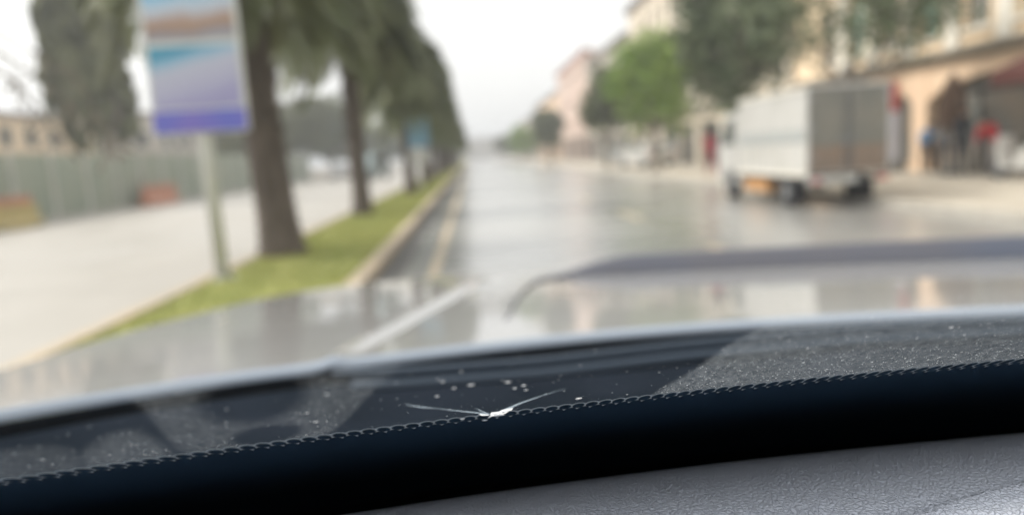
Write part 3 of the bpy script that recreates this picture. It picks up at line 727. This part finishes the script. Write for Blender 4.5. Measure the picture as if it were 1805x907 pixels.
# ---------------------------------------------------------------- the car that carries the camera
BX = .62; CX = .45                     # its centre line
car_ = empty('car', (0,0,0), label='blue grey car seen from inside, with cracked windscreen and wet bonnet', cat='car')
paint = mat('wet_bonnet_paint', (.30,.30,.30), .4, col2=(.34,.34,.335), scale=3, metal=.1, coat=1., coat_rough=.04)
paint.node_tree.nodes['Principled BSDF'].inputs['Coat IOR'].default_value = 1.6
nt = paint.node_tree
# water film: faint waviness in the coat
n_ = nt.nodes.new('ShaderNodeTexNoise'); n_.inputs['Scale'].default_value = 9; n_.inputs['Detail'].default_value = 3
bb = nt.nodes.new('ShaderNodeBump'); bb.inputs['Strength'].default_value = .05; bb.inputs['Distance'].default_value = .01
tc = nt.nodes.new('ShaderNodeTexCoord'); nt.links.new(tc.outputs['Object'], n_.inputs['Vector']); nt.links.new(n_.outputs[0], bb.inputs['Height'])
nt.links.new(bb.outputs[0], nt.nodes['Principled BSDF'].inputs['Coat Normal'])

xs_r = np.array([-.475,-.40,-.33,-.244,-.128,.024,.185,.34,.487,.75,1.0,1.2,1.38]); ys_r = np.array([.40,.45,.50,.562,.600,.645,.663,.650,.626,.565,.48,.40,.32])
xs_f = np.array([-.475,-.466,-.456,-.436,-.37,-.259,-.122,.0,.25,.5,.7,.9,1.05,1.18,1.28,1.34,1.38]); ys_f = np.array([.70,.86,1.02,1.27,1.478,1.620,1.668,1.68,1.70,1.70,1.69,1.68,1.65,1.58,1.42,1.1,.7])
def plane_z(y): return -.165-.095*(y-.64)
def hood_z(x, y):
    z = plane_z(y)
    # raised crease running forward and inward from the rear edge
    for s_ in (1, -1):
        xx = x if s_ > 0 else 2*BX-x
        cxl = np.interp(y, [.595,.827,1.466], [-.128,-.090,.006])
        z = z+.0085*np.exp(-((xx-cxl)/.0085)**2)*(.45*sst(.575,.61,y)+.55*sst(.62,.74,y))*(1-sst(1.4,1.55,y))
    # the low wall round the raised middle of the bonnet and its front crest
    fx = np.interp(y, [.70,.784,1.018,1.295,1.45,1.604], [.02,.025,.054,.106,.145,.195])
    for s_ in (1, -1):
        xx = x if s_ > 0 else 2*BX-x
        pass
    yb = 1.315-.42*np.abs(x-.15)**1.6
    inside = sst(-.02,.07,x-fx)*sst(0,.08,(2*BX-x)-fx)
    t = (y-yb)
    crest = .016*sst(.04,.085,t)*(1-sst(.09,.30,t))
    return z+crest*inside
NX, NY = 300, 220
xs = np.linspace(-.475, 1.38, NX)
V = []; 
for j in range(NY):
    v_ = j/(NY-1)
    for i in range(NX):
        V.append(0)
yr = np.interp(xs, xs_r, ys_r); k_ = np.ones(25)/25
yr = np.convolve(np.pad(yr, 12, mode='edge'), k_, 'valid'); yf = np.interp(xs, xs_f, ys_f); yf = np.convolve(np.pad(yf, 8, mode='edge'), np.ones(17)/17, 'valid')
vv = np.linspace(0, 1, NY)[:,None]; X = np.repeat(xs[None,:], NY, 0); Y = yr[None,:]+(yf-yr)[None,:]*vv
Z = hood_z(X, Y)
dr = Y-yr[None,:]; df = yf[None,:]-Y
side = np.minimum(X+.475, 1.38-X)
Z = Z-.004*np.clip(1-dr/.006, 0, 1)**2-.05*np.clip(1-df/.07, 0, 1)**2-.012*np.clip(1-side/.03, 0, 1)**2
P = np.stack([X, Y, Z+EYE], -1).reshape(-1,3)
F_ = np.array([(j*NX+i, j*NX+i+1, (j+1)*NX+i+1, (j+1)*NX+i) for j in range(NY-1) for i in range(NX-1)])
hood = mesh_np('bonnet', P, F_, paint, car_); hood.data.polygons.foreach_set('use_smooth', [True]*len(hood.data.polygons))
# skirt: the turned-down rear edge of the bonnet
def strip(name, rows, m_, parent, smooth=True):
    n = len(rows[0]); P = [p for r_ in rows for p in r_]; Fx = [(j*n+i, j*n+i+1, (j+1)*n+i+1, (j+1)*n+i) for j in range(len(rows)-1) for i in range(n-1)]
    return link_mesh(name, P, Fx, m_, parent, None, smooth)
e0 = [(X[0,i], Y[0,i], Z[0,i]+EYE) for i in range(NX)]
lip = [(a, b_+.006, hood_z(np.array(a), np.array(b_+.006))+EYE+.0008) for a, b_, c in e0]
lip_highlight = mat('bonnet_lip_highlight', (.27,.315,.38), .33, spec=.6)  # thin bluish highlight along the rear edge, put into the strip's colour
lp = strip('bonnet_lip_highlight', [lip, [(a,b_+.002,c+.0028) for a,b_,c in e0], [(a,b_-.003,c-.0005) for a,b_,c in e0], [(a,b_-.003,c-.0030) for a,b_,c in e0]], lip_highlight, car_)
strip('bonnet_seal', [[(a,b_-.0029,c-.0031) for a,b_,c in e0], [(a,b_-.002,c-.010) for a,b_,c in e0], [(a,b_+.012,c-.018) for a,b_,c in e0]], mat('seal_rubber', (.012,.017,.026), .8, spec=.1), car_)
# body below the bonnet: wings and nose
ef = [(X[-1,i], Y[-1,i], Z[-1,i]+EYE) for i in range(NX)]
sk = lambda ring, dz, k: [(CX+(a-CX)*k, .6+(b_-.6)*k, c+dz) for a,b_,c in ring]
strip('front_panel', [ef, sk(ef,-.05,1.03), sk(ef,-.2,1.05), sk(ef,-.45,1.06), sk(ef,-.62,1.02)], paint, car_)
for s_ in (-1, 1):
    x0 = -.475 if s_ < 0 else 1.38; a = s_
    rows = []
    for dz, dx in ((0,0),(-.03,.015),(-.12,.03),(-.3,.04),(-.55,.03),(-.7,.01)):
        rows.append([(x0+a*(dx+(0 if dx == 0 else .16*(1-float(sst(.38,.62,yq))))), yq, EYE+plane_z(max(yq,.3))-.012-(.03 if dx == 0 and yq < .5 else 0)+dz) for yq in (-1.2,-.4,.2,.32,.45,.6,.7)])
    strip('front_wing', rows, paint, car_)
for s_ in (-1, 1): wheel(car_, CX+s_*.80, .85, .36, .22, s_)
strip('grille', [[(x_, 1.75-.10*(x_-CX)**2, EYE-.44+dz) for x_ in np.linspace(-.15,1.05,20)] for dz in (0,-.12,-.2)], M['dark_metal'], car_)
for s_ in (-1, 1):
    b = MB(); x0 = CX+s_*.72; b.box(x0-.16,x0+.16,1.52,1.70,EYE-.44,EYE-.32,bev=.03); b.build('headlight', mat('lamp_glass', (.6,.62,.65), .1, coat=1), car_)
# dark moulding that follows the raised middle of the bonnet: a thin line at the side, a deflector lip across the front
gm = mat('guard_acrylic', (.055,.064,.092), .3, col2=(.07,.068,.08), scale=4, spec=.5)
gxs = np.linspace(.10, 1.14, 120); gyb = 1.315-.42*np.abs(gxs-.15)**1.6; rmp = sst(.08,.30,gxs)*(1-sst(1.08,1.14,gxs)); rmp = .12+.88*rmp
rows = []
for t_, dz_ in ((.018,.001),(.026,.009),(.040,.022),(.056,.032),(.062,.0335),(.066,.032),(.052,.018),(.03,-.002)):
    rows.append([(a, b_+t_*(.35+.65*q), EYE+plane_z(b_+t_)+dz_*q) for a, b_, q in zip(gxs, gyb, rmp)])
strip('bonnet_guard', rows, gm, car_)
tq = np.linspace(0,1,30); yq = np.interp(tq, [0,.3,.6,.78,.9,1], [.784,1.018,1.215,1.29,1.325,1.335]); xq = np.interp(tq, [0,.3,.6,.78,.9,1], [.025,.052,.085,.108,.135,.175])
b = MB(); b.tube([(a, c, EYE+plane_z(c)+.001) for a, c in zip(xq, yq)], [lerp(.0008,.0055,i/29) for i in range(30)], 8); b.build('bonnet_moulding', gm, car_, True)
# scuttle (cowl): dark plastic tray between the bonnet and the glass
cowl_m = mat('cowl_plastic', (.010,.014,.020), .9, col2=(.015,.020,.029), scale=14, detail=8, bump=.3, bscale=500, spec=0)
rows = []
xc = np.linspace(-.66, 1.55, 100)
yb_ = np.interp(xc, xs, yr)
def glass_y(x): return .1685+0.0115-.30*(x-.17)**2*1.0       # plan curve of the rim of black dots, at z=-.06
def fit_y(x):
    return np.interp(x, [-.6,-.35,-.2,-.1,-.057,.001,.047,.091,.137,.3,.45,.6,.8,1.2], [.03,.095,.128,.149,.157,.166,.171,.174,.176,.1765,.172,.160,.135,.05])
xg = np.linspace(-.6, 1.15, 700); yg_ = fit_y(xg); kk = np.ones(61)/61; yg_s = np.convolve(np.pad(yg_, 30, mode='edge'), kk, 'valid')
def gy(x): return np.interp(x, xg, yg_s)
RK = math.tan(radians(30))
def G(x, s, off=0.):
    """point on the windscreen: x across, s metres up along the glass from the rim of dots (negative: down), off = out along the normal"""
    c, sn = cos(radians(30)), sin(radians(30))
    return np.stack([x, gy(x)-s*c+off*sn, EYE-.06+s*sn+off*c], -1)
for k in range(9):
    t = k/8
    yy0 = gy(xc)+.13; z0 = -.06-.13*RK-.006
    y_ = lerp(yy0, yb_-.004, t); z_ = lerp(z0, plane_z(yb_)-.017, t)+(.004*sin(pi*t*3) if 0 < k < 8 else 0)
    rows.append([(a, b_, EYE+c_) for a, b_, c_ in zip(xc, y_, z_*np.ones_like(xc))])
strip('cowl', rows, cowl_m, car_)
# wiper lying along the foot of the glass
wx = [-.116,-.067,.047,.157,.299,.436,.8]; wy = [.552,.545,.549,.562,.568,.560,.50]
wz = [-.1570,-.1585,-.1595,-.1585,-.158,-.158,-.158]
wt = empty('wiper', (0,0,0)); wt.parent = car_
xw = np.linspace(-.116,.8,60); yw = np.interp(xw,wx,wy); zw = np.interp(xw,wx,wz)
b = MB(); b.tube([(a,c,EYE+d) for a,c,d in zip(xw,yw,zw)], [.0042*min(1,.5+i*.2) for i in range(60)], 10)
wip_m = mat('wiper_rubber', (.035,.05,.072), .6, spec=.25)
b.build('blade', wip_m, wt, True)
b = MB(); b.tube([(a,c-.008,EYE+d-.0075) for a,c,d in zip(xw[1:],yw[1:],zw[1:])], .0045, 10); b.build('blade_holder', wip_m, wt, True)
b = MB(); b.tube([(.60,.535,EYE-.150),(.68,.50,EYE-.150),(.80,.45,EYE-.165)], [.008,.010,.014], 10); b.build('arm', M['dark_metal'], wt, True)

# ------- windscreen: clear pane, black ceramic rim with dissolving dots, dust, chip and crack
ws = empty('windscreen', (0,0,0)); ws.parent = car_
clear = bpy.data.materials.new('clear_glass'); clear.use_nodes = True; nt = clear.node_tree; nt.nodes.clear()
o_ = nt.nodes.new('ShaderNodeOutputMaterial'); tr = nt.nodes.new('ShaderNodeBsdfTransparent'); tr.inputs[0].default_value = (.96,.97,.965,1); nt.links.new(tr.outputs[0], o_.inputs[0])
xp = np.linspace(-.6,1.15,90)
strip('pane', [[tuple(q) for q in G(xp, np.full_like(xp, s_))] for s_ in np.linspace(-.16,.75,14)], clear, ws)
frit_m = bpy.data.materials.new('black_ceramic'); frit_m.use_nodes = True; nt = frit_m.node_tree; nt.nodes.clear()
o_ = nt.nodes.new('ShaderNodeOutputMaterial'); di = nt.nodes.new('ShaderNodeBsdfDiffuse'); di.inputs[0].default_value = (.015,.027,.043,1); nt.links.new(di.outputs[0], o_.inputs[0])
xf = np.linspace(-.6,1.15,400)
fr = [[tuple(q) for q in G(xf, np.full_like(xf, s_), off)] for s_, off in ((-.19,0.),(-.0035,0.))]
v = [p for r_ in fr for p in r_]; n = len(xf); fcs = [(i,i+1,n+i+1,n+i) for i in range(n-1)]
# arc length along the rim for even dot spacing
PIT = .00325
xd = np.linspace(-.35,.55,4000); pd = G(xd, np.zeros_like(xd)); al = np.concatenate([[0], np.cumsum(np.linalg.norm(np.diff(pd, axis=0), axis=1))])
nd = int(al[-1]/PIT)
s_top = 0.0
for row in range(2):
    s_ = -.0035+row*.0043
    rad = .00146; rs = [.0027,.0027][row]
    for k in range(nd):
        xk = np.interp((k+.5*(row % 2))*PIT, al, xd); n0 = len(v)
        ang = np.linspace(0, 2*pi, 13)[:-1]
        pts = G(xk+rad*np.cos(ang), s_+rs*np.sin(ang), 0.)
        v += [tuple(q) for q in pts]; fcs.append(tuple(range(n0, n0+12)))
link_mesh('black_rim', v, fcs, frit_m, ws)
# thin silt line caught behind the dots
film = bpy.data.materials.new('silt'); film.use_nodes = True; nt = film.node_tree; nt.nodes.clear(); L = nt.links.new
o_ = nt.nodes.new('ShaderNodeOutputMaterial'); di = nt.nodes.new('ShaderNodeBsdfDiffuse'); di.inputs[0].default_value = (.11,.13,.155,1)
tl = nt.nodes.new('ShaderNodeBsdfTranslucent'); tl.inputs[0].default_value = (.11,.13,.155,1); ad = nt.nodes.new('ShaderNodeMixShader'); L(di.outputs[0], ad.inputs[1]); L(tl.outputs[0], ad.inputs[2]); L(ad.outputs[0], o_.inputs[0])
vv_ = []; ff_ = []; nn = nd*6
xe = np.interp(np.arange(nn+1)*PIT/6, al, xd); saw = .0024+.0014*np.abs(np.sin(np.arange(nn+1)*pi/6))
top = G(xe, saw, .00015); bot = G(xe, np.full_like(xe,-.004), .00015)
link_mesh('silt_line', [tuple(q) for q in top]+[tuple(q) for q in bot], [(i,i+1,nn+2+i,nn+1+i) for i in range(nn)], film, ws)
# dust: tiny specks, denser in unwiped patches
spm = bpy.data.materials.new('dust_speck'); spm.use_nodes = True; nt = spm.node_tree; nt.nodes.clear(); L = nt.links.new
o_ = nt.nodes.new('ShaderNodeOutputMaterial'); di = nt.nodes.new('ShaderNodeBsdfDiffuse'); di.inputs[0].default_value = (.5,.52,.54,1)
tl = nt.nodes.new('ShaderNodeBsdfTranslucent'); tl.inputs[0].default_value = (.6,.62,.64,1); ad = nt.nodes.new('ShaderNodeMixShader'); L(di.outputs[0], ad.inputs[1]); L(tl.outputs[0], ad.inputs[2]); L(ad.outputs[0], o_.inputs[0])
rnd = np.random.default_rng(9)
def specks(name, x, s, size, m_, off=.0004, aspect=1.):
    n = len(x); p = G(x, s, off); c = cos(radians(30)); sn = sin(radians(30))
    up = np.array([0,-c,sn]); rt = np.array([1.,0,0])
    a = rnd.uniform(0, pi, n)[:,None]
    A = (rt*np.cos(a)+up*np.sin(a))*size[:,None]; B = (-rt*np.sin(a)+up*np.cos(a))*size[:,None]*aspect
    V = np.stack([p-A-B*.6, p+A*.7-B, p+A+B*.8, p-A*.6+B], 1).reshape(-1,3)
    return mesh_np(name, V, np.arange(n*4).reshape(-1,4), m_, ws)
def to_photo(x, s):
    """where a point of the glass was measured in the photograph (pixels of the 1805 x 907 picture)"""
    P = G(x, s)-np.array([0,0,EYE]); d = P@np.array(f); return 902.5+1300*(P@np.array(R_))/d, 453.5-1300*(P@np.array(U_))/d
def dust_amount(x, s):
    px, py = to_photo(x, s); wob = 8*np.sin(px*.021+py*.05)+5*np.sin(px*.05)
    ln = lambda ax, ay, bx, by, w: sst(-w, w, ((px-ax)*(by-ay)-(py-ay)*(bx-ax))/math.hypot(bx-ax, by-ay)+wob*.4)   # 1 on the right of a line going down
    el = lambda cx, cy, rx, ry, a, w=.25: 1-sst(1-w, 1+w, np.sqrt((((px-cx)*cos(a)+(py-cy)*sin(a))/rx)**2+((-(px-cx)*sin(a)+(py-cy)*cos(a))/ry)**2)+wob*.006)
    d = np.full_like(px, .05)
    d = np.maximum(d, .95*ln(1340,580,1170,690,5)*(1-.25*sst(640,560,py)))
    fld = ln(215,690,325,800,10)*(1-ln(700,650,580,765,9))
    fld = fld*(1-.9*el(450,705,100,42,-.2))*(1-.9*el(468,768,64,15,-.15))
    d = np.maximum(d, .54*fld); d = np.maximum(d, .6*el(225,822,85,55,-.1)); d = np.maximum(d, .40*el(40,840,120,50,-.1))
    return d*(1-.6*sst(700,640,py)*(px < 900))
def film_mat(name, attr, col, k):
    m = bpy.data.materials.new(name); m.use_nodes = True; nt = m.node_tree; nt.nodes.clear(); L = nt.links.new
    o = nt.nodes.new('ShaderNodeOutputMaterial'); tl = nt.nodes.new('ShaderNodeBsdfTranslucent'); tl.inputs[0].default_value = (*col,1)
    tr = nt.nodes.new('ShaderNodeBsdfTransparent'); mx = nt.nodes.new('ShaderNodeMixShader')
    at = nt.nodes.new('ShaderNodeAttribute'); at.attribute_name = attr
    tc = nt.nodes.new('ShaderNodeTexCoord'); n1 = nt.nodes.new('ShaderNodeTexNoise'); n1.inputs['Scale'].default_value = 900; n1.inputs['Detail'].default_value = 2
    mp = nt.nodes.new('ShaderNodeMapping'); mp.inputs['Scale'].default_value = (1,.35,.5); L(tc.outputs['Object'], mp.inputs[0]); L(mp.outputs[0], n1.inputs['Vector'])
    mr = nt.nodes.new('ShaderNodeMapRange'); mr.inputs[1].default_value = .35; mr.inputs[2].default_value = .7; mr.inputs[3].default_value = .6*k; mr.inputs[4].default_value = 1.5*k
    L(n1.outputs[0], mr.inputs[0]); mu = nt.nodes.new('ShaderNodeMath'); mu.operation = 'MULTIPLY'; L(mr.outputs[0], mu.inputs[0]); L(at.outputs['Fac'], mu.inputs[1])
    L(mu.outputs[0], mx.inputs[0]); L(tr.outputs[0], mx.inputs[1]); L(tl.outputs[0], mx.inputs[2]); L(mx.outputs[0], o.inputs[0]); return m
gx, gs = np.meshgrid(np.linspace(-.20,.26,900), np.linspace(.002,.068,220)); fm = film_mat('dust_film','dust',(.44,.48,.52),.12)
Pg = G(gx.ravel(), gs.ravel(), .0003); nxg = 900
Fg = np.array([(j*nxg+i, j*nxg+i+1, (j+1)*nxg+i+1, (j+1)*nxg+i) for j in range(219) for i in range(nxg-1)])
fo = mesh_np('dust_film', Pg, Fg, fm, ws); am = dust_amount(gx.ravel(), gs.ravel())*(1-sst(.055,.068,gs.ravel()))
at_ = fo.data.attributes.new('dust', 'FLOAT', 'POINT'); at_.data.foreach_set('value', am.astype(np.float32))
n = 30000; x = rnd.uniform(-.2,.25,n); s = .062*rnd.random(n)**1.3
keep = rnd.random(n) < dust_amount(x, s)*.55
o_ = specks('dust', x[keep], s[keep], rnd.lognormal(math.log(.00007), .5, n)[keep], spm); o_['kind'] = 'stuff'
n = 200; x = rnd.uniform(-.2,.24,n); s = rnd.uniform(0.001,.05,n)
spb = mat('bright_grit', (.75,.76,.78), .5)
ntb = spb.node_tree
o_ = specks('grit', x, s, rnd.lognormal(math.log(.00013), .4, n), spm); o_['kind'] = 'stuff'
# chip and crack
cr = bpy.data.materials.new('fractured_glass'); cr.use_nodes = True; nt = cr.node_tree; nt.nodes.clear(); L = nt.links.new
o_ = nt.nodes.new('ShaderNodeOutputMaterial'); di = nt.nodes.new('ShaderNodeBsdfDiffuse'); di.inputs[0].default_value = (.95,.96,.97,1)
tl = nt.nodes.new('ShaderNodeBsdfTranslucent'); tl.inputs[0].default_value = (.95,.96,.97,1); ad = nt.nodes.new('ShaderNodeMixShader'); L(di.outputs[0], ad.inputs[1]); L(tl.outputs[0], ad.inputs[2]); L(ad.outputs[0], o_.inputs[0])
crd = bpy.data.materials.new('fine_crack'); crd.use_nodes = True; nt = crd.node_tree; nt.nodes.clear(); L = nt.links.new
o_ = nt.nodes.new('ShaderNodeOutputMaterial'); tl = nt.nodes.new('ShaderNodeBsdfTranslucent'); tl.inputs[0].default_value = (.5,.6,.7,1); trn = nt.nodes.new('ShaderNodeBsdfTransparent'); mx = nt.nodes.new('ShaderNodeMixShader'); mx.inputs[0].default_value = .34; L(trn.outputs[0], mx.inputs[1]); L(tl.outputs[0], mx.inputs[2]); L(mx.outputs[0], o_.inputs[0])
def inv(px, py):
    """where on the glass a point of the crack lies (measured in the photograph), as x and s"""
    d = R_*((px-902.5)/1300)+U_*((453.5-py)/1300)+f
    lo, hi = .01, 2.
    for _ in range(60):
        t = (lo+hi)/2; p = d*t
        if p.z+.06+(p.y-float(gy(p.x)))*RK > 0: hi = t
        else: lo = t
    # ray passes from below the glass to beyond it
    p = d*t; s_ = (p.z+.06)/sin(radians(30)); return p.x, s_
def sliver(pix, widths, m_, name, off=-.0002):
    """a thin flake along a polyline, widths in metres across"""
    v = []; pts = [inv(*p) for p in pix]
    n = len(pts)
    for i, (x_, s_) in enumerate(pts):
        a = pts[max(i-1,0)]; c = pts[min(i+1,n-1)]; d = Vector((c[0]-a[0], c[1]-a[1])).normalized(); nn = Vector((-d.y, d.x))*widths[i]/2
        v.append(tuple(G(np.array(x_+nn.x), s_+nn.y, off))); v.append(tuple(G(np.array(x_-nn.x), s_-nn.y, off)))
    fcs = [(2*i,2*i+2,2*i+3,2*i+1) for i in range(n-1)]
    return v, fcs
def slivers(name, lst, m_, off=-.0002):
    V = []; Fz = []
    for pix, wd in lst:
        v, fc = sliver(pix, wd, m_, name, off); k = len(V); V += v; Fz += [tuple(i+k for i in q) for q in fc]
    return link_mesh(name, V, Fz, m_, ws)
mmm = .001
slivers('crack', [([(868,727),(886,722),(915,709),(955,695),(1000,681)], [.8*mmm,1.6*mmm,1.2*mmm,.5*mmm,.05*mmm]),
                  ([(855,727),(820,723),(790,720),(770,717)], [.9*mmm,.9*mmm,.5*mmm,.1*mmm]),
                  ([(775,718),(750,716),(730,713),(712,710)], [.1*mmm,.9*mmm,.7*mmm,.05*mmm]),
                  ([(862,728),(848,722),(838,717)], [.7*mmm,.4*mmm,.1*mmm])], crd)
slivers('chip', [([(866,727),(875,724),(884,722)], [.8*mmm,3.6*mmm,1.2*mmm]),
                 ([(866,729),(877,728),(888,727)], [.6*mmm,3.0*mmm,1.0*mmm]),
                 ([(884,722),(893,719),(903,715)], [1.6*mmm,2.8*mmm,.3*mmm]),
                 ([(861,733),(866,729),(870,725)], [.5*mmm,.8*mmm,.5*mmm]),
                 ([(845,726),(853,727.5),(861,728)], [.4*mmm,1.3*mmm,.5*mmm]),
                 ([(882,726),(888,724.5),(896,721)], [.5*mmm,1.0*mmm,.3*mmm]),
                 ([(851,738),(855,737),(858,737)], [1.1*mmm,1.8*mmm,1.1*mmm])], cr, -.0004)
for (px, py, L_) in ((830,676,15),(895,671,13),(923,677,9),(907,682,6),(1020,700,14),(815,736,11),(800,682,6),(927,685,5),(557,741,7),(770,696,5),(780,670,4)):
    slivers('stone_chip', [([(px-L_*.4,py+.8),(px,py),(px+L_*.4,py-1.)], [.4*mmm,1.3*mmm if L_ > 8 else .9*mmm,.4*mmm])], cr if L_ > 13.5 and px > 1000 else spm)

# ------- dashboard pad with grained skin
dm = bpy.data.materials.new('grained_dash'); dm.use_nodes = True; nt = dm.node_tree; L = nt.links.new; b_ = nt.nodes['Principled BSDF']
b_.inputs['Base Color'].default_value = (.62,.66,.76,1); b_.inputs['Roughness'].default_value = .42; b_.inputs['Specular IOR Level'].default_value = .5
tc = nt.nodes.new('ShaderNodeTexCoord')
nz = nt.nodes.new('ShaderNodeTexNoise'); nz.inputs['Scale'].default_value = 220; nz.inputs['Detail'].default_value = 4
mxv = nt.nodes.new('ShaderNodeMix'); mxv.data_type = 'RGBA'; mxv.blend_type = 'LINEAR_LIGHT'; mxv.inputs[0].default_value = .0016
L(tc.outputs['Object'], nz.inputs['Vector']); L(tc.outputs['Object'], mxv.inputs[6]); L(nz.outputs['Color'], mxv.inputs[7])
vo = nt.nodes.new('ShaderNodeTexVoronoi'); vo.feature = 'DISTANCE_TO_EDGE'; vo.inputs['Scale'].default_value = 700; L(mxv.outputs[2], vo.inputs['Vector'])
rm = nt.nodes.new('ShaderNodeMapRange'); rm.inputs[1].default_value = 0; rm.inputs[2].default_value = .22; L(vo.outputs['Distance'], rm.inputs[0])
bp = nt.nodes.new('ShaderNodeBump'); bp.inputs['Strength'].default_value = .8; bp.inputs['Distance'].default_value = .00055; L(rm.outputs[0], bp.inputs['Height']); 
fn = nt.nodes.new('ShaderNodeTexNoise'); fn.inputs['Scale'].default_value = 1800; fn.inputs['Detail'].default_value = 3; L(tc.outputs['Object'], fn.inputs['Vector'])
bp2 = nt.nodes.new('ShaderNodeBump'); bp2.inputs['Strength'].default_value = .35; bp2.inputs['Distance'].default_value = .0002; L(fn.outputs[0], bp2.inputs['Height']); L(bp.outputs[0], bp2.inputs['Normal']); L(bp2.outputs[0], b_.inputs['Normal'])
xd_ = np.linspace(-.55,1.1,260)
rows = []
ring_y = gy(xd_)+.048          # where the pad meets the glass, at z=-.10
prof = [(.03,-.128),(.012,-.110),(0,-.1015),(-.008,-.0975),(-.016,-.0955),(-.03,-.0945),(-.045,-.0955),(-.07,-.099),(-.11,-.108),(-.2,-.128),(-.3,-.16),(-.36,-.25),(-.38,-.45)]
from itertools import chain as _ch
def padz(x, y, z):
    # a second, higher roll of the pad towards the driver's right
    ed = .1725+.22*(x-.11)
    return z+.0040*float(sst(0,.004,ed-y))*float(sst(.08,.13,x))
fine = []
for (a0,z0),(a1,z1) in zip(prof[:-1], prof[1:]):
    for q in range(14): fine.append((lerp(a0,a1,q/14), lerp(z0,z1,q/14)))
fine.append(prof[-1])
pa = np.array(fine); ks = np.ones(15)/15
pz = np.convolve(np.pad(pa[:,1], 7, mode='edge'), ks, 'valid'); py_ = np.convolve(np.pad(pa[:,0], 7, mode='edge'), ks, 'valid')
for a, z in zip(py_, pz): rows.append([(xx, yy_+a, EYE+padz(xx, yy_+a, z)) for xx, yy_ in zip(xd_, ring_y)])
strip('dashboard', rows, dm, car_)

# ------- cabin round the camera: headlining, pillars, doors and rear, so the pad is lit through the glass only
lin = mat('headlining', (.34,.34,.35), .9, col2=(.30,.30,.31), scale=30)
b = MB(); b.box(-.66,1.56,-2.3,-.46,EYE+.30,EYE+.36,bev=.02); b.build('roof', lin, car_)
for x_ in (-.70, 1.52):
    b = MB(); b.box(x_,x_+.08,-2.3,.10,EYE-.8,EYE-.13,bev=.02); dr_ = b.build('door', [M['dark_metal']], car_)
    b = MB(); b.box(x_+.02,x_+.06,-.95,-.85,EYE-.128,EYE+.29); b.build('door_pillar', M['dark_metal'], car_)
b = MB(); b.box(-.60,1.50,-2.36,-2.30,EYE-.8,EYE+.29); b.build('rear_panel', M['dark_metal'], car_)
b = MB(); b.box(-.60,1.50,-2.3,.9,EYE-.92,EYE-.86); b.build('cabin_floor', M['dark_metal'], car_)
# ---------------------------------------------------------------- haze
hz = bpy.data.materials.new('haze'); hz.use_nodes = True; nt = hz.node_tree; nt.nodes.clear()
pv = nt.nodes.new('ShaderNodeVolumePrincipled'); pv.inputs['Color'].default_value = (.92,.95,1,1); pv.inputs['Density'].default_value = .0024; pv.inputs['Anisotropy'].default_value = .2
o_ = nt.nodes.new('ShaderNodeOutputMaterial'); nt.links.new(pv.outputs[0], o_.inputs['Volume'])
b = MB(); b.box(-1550,1550,-1550,1550,-1.1,16); h = b.build('haze', hz); tag(h, 'pale damp air over the whole street', 'haze', kind='stuff')
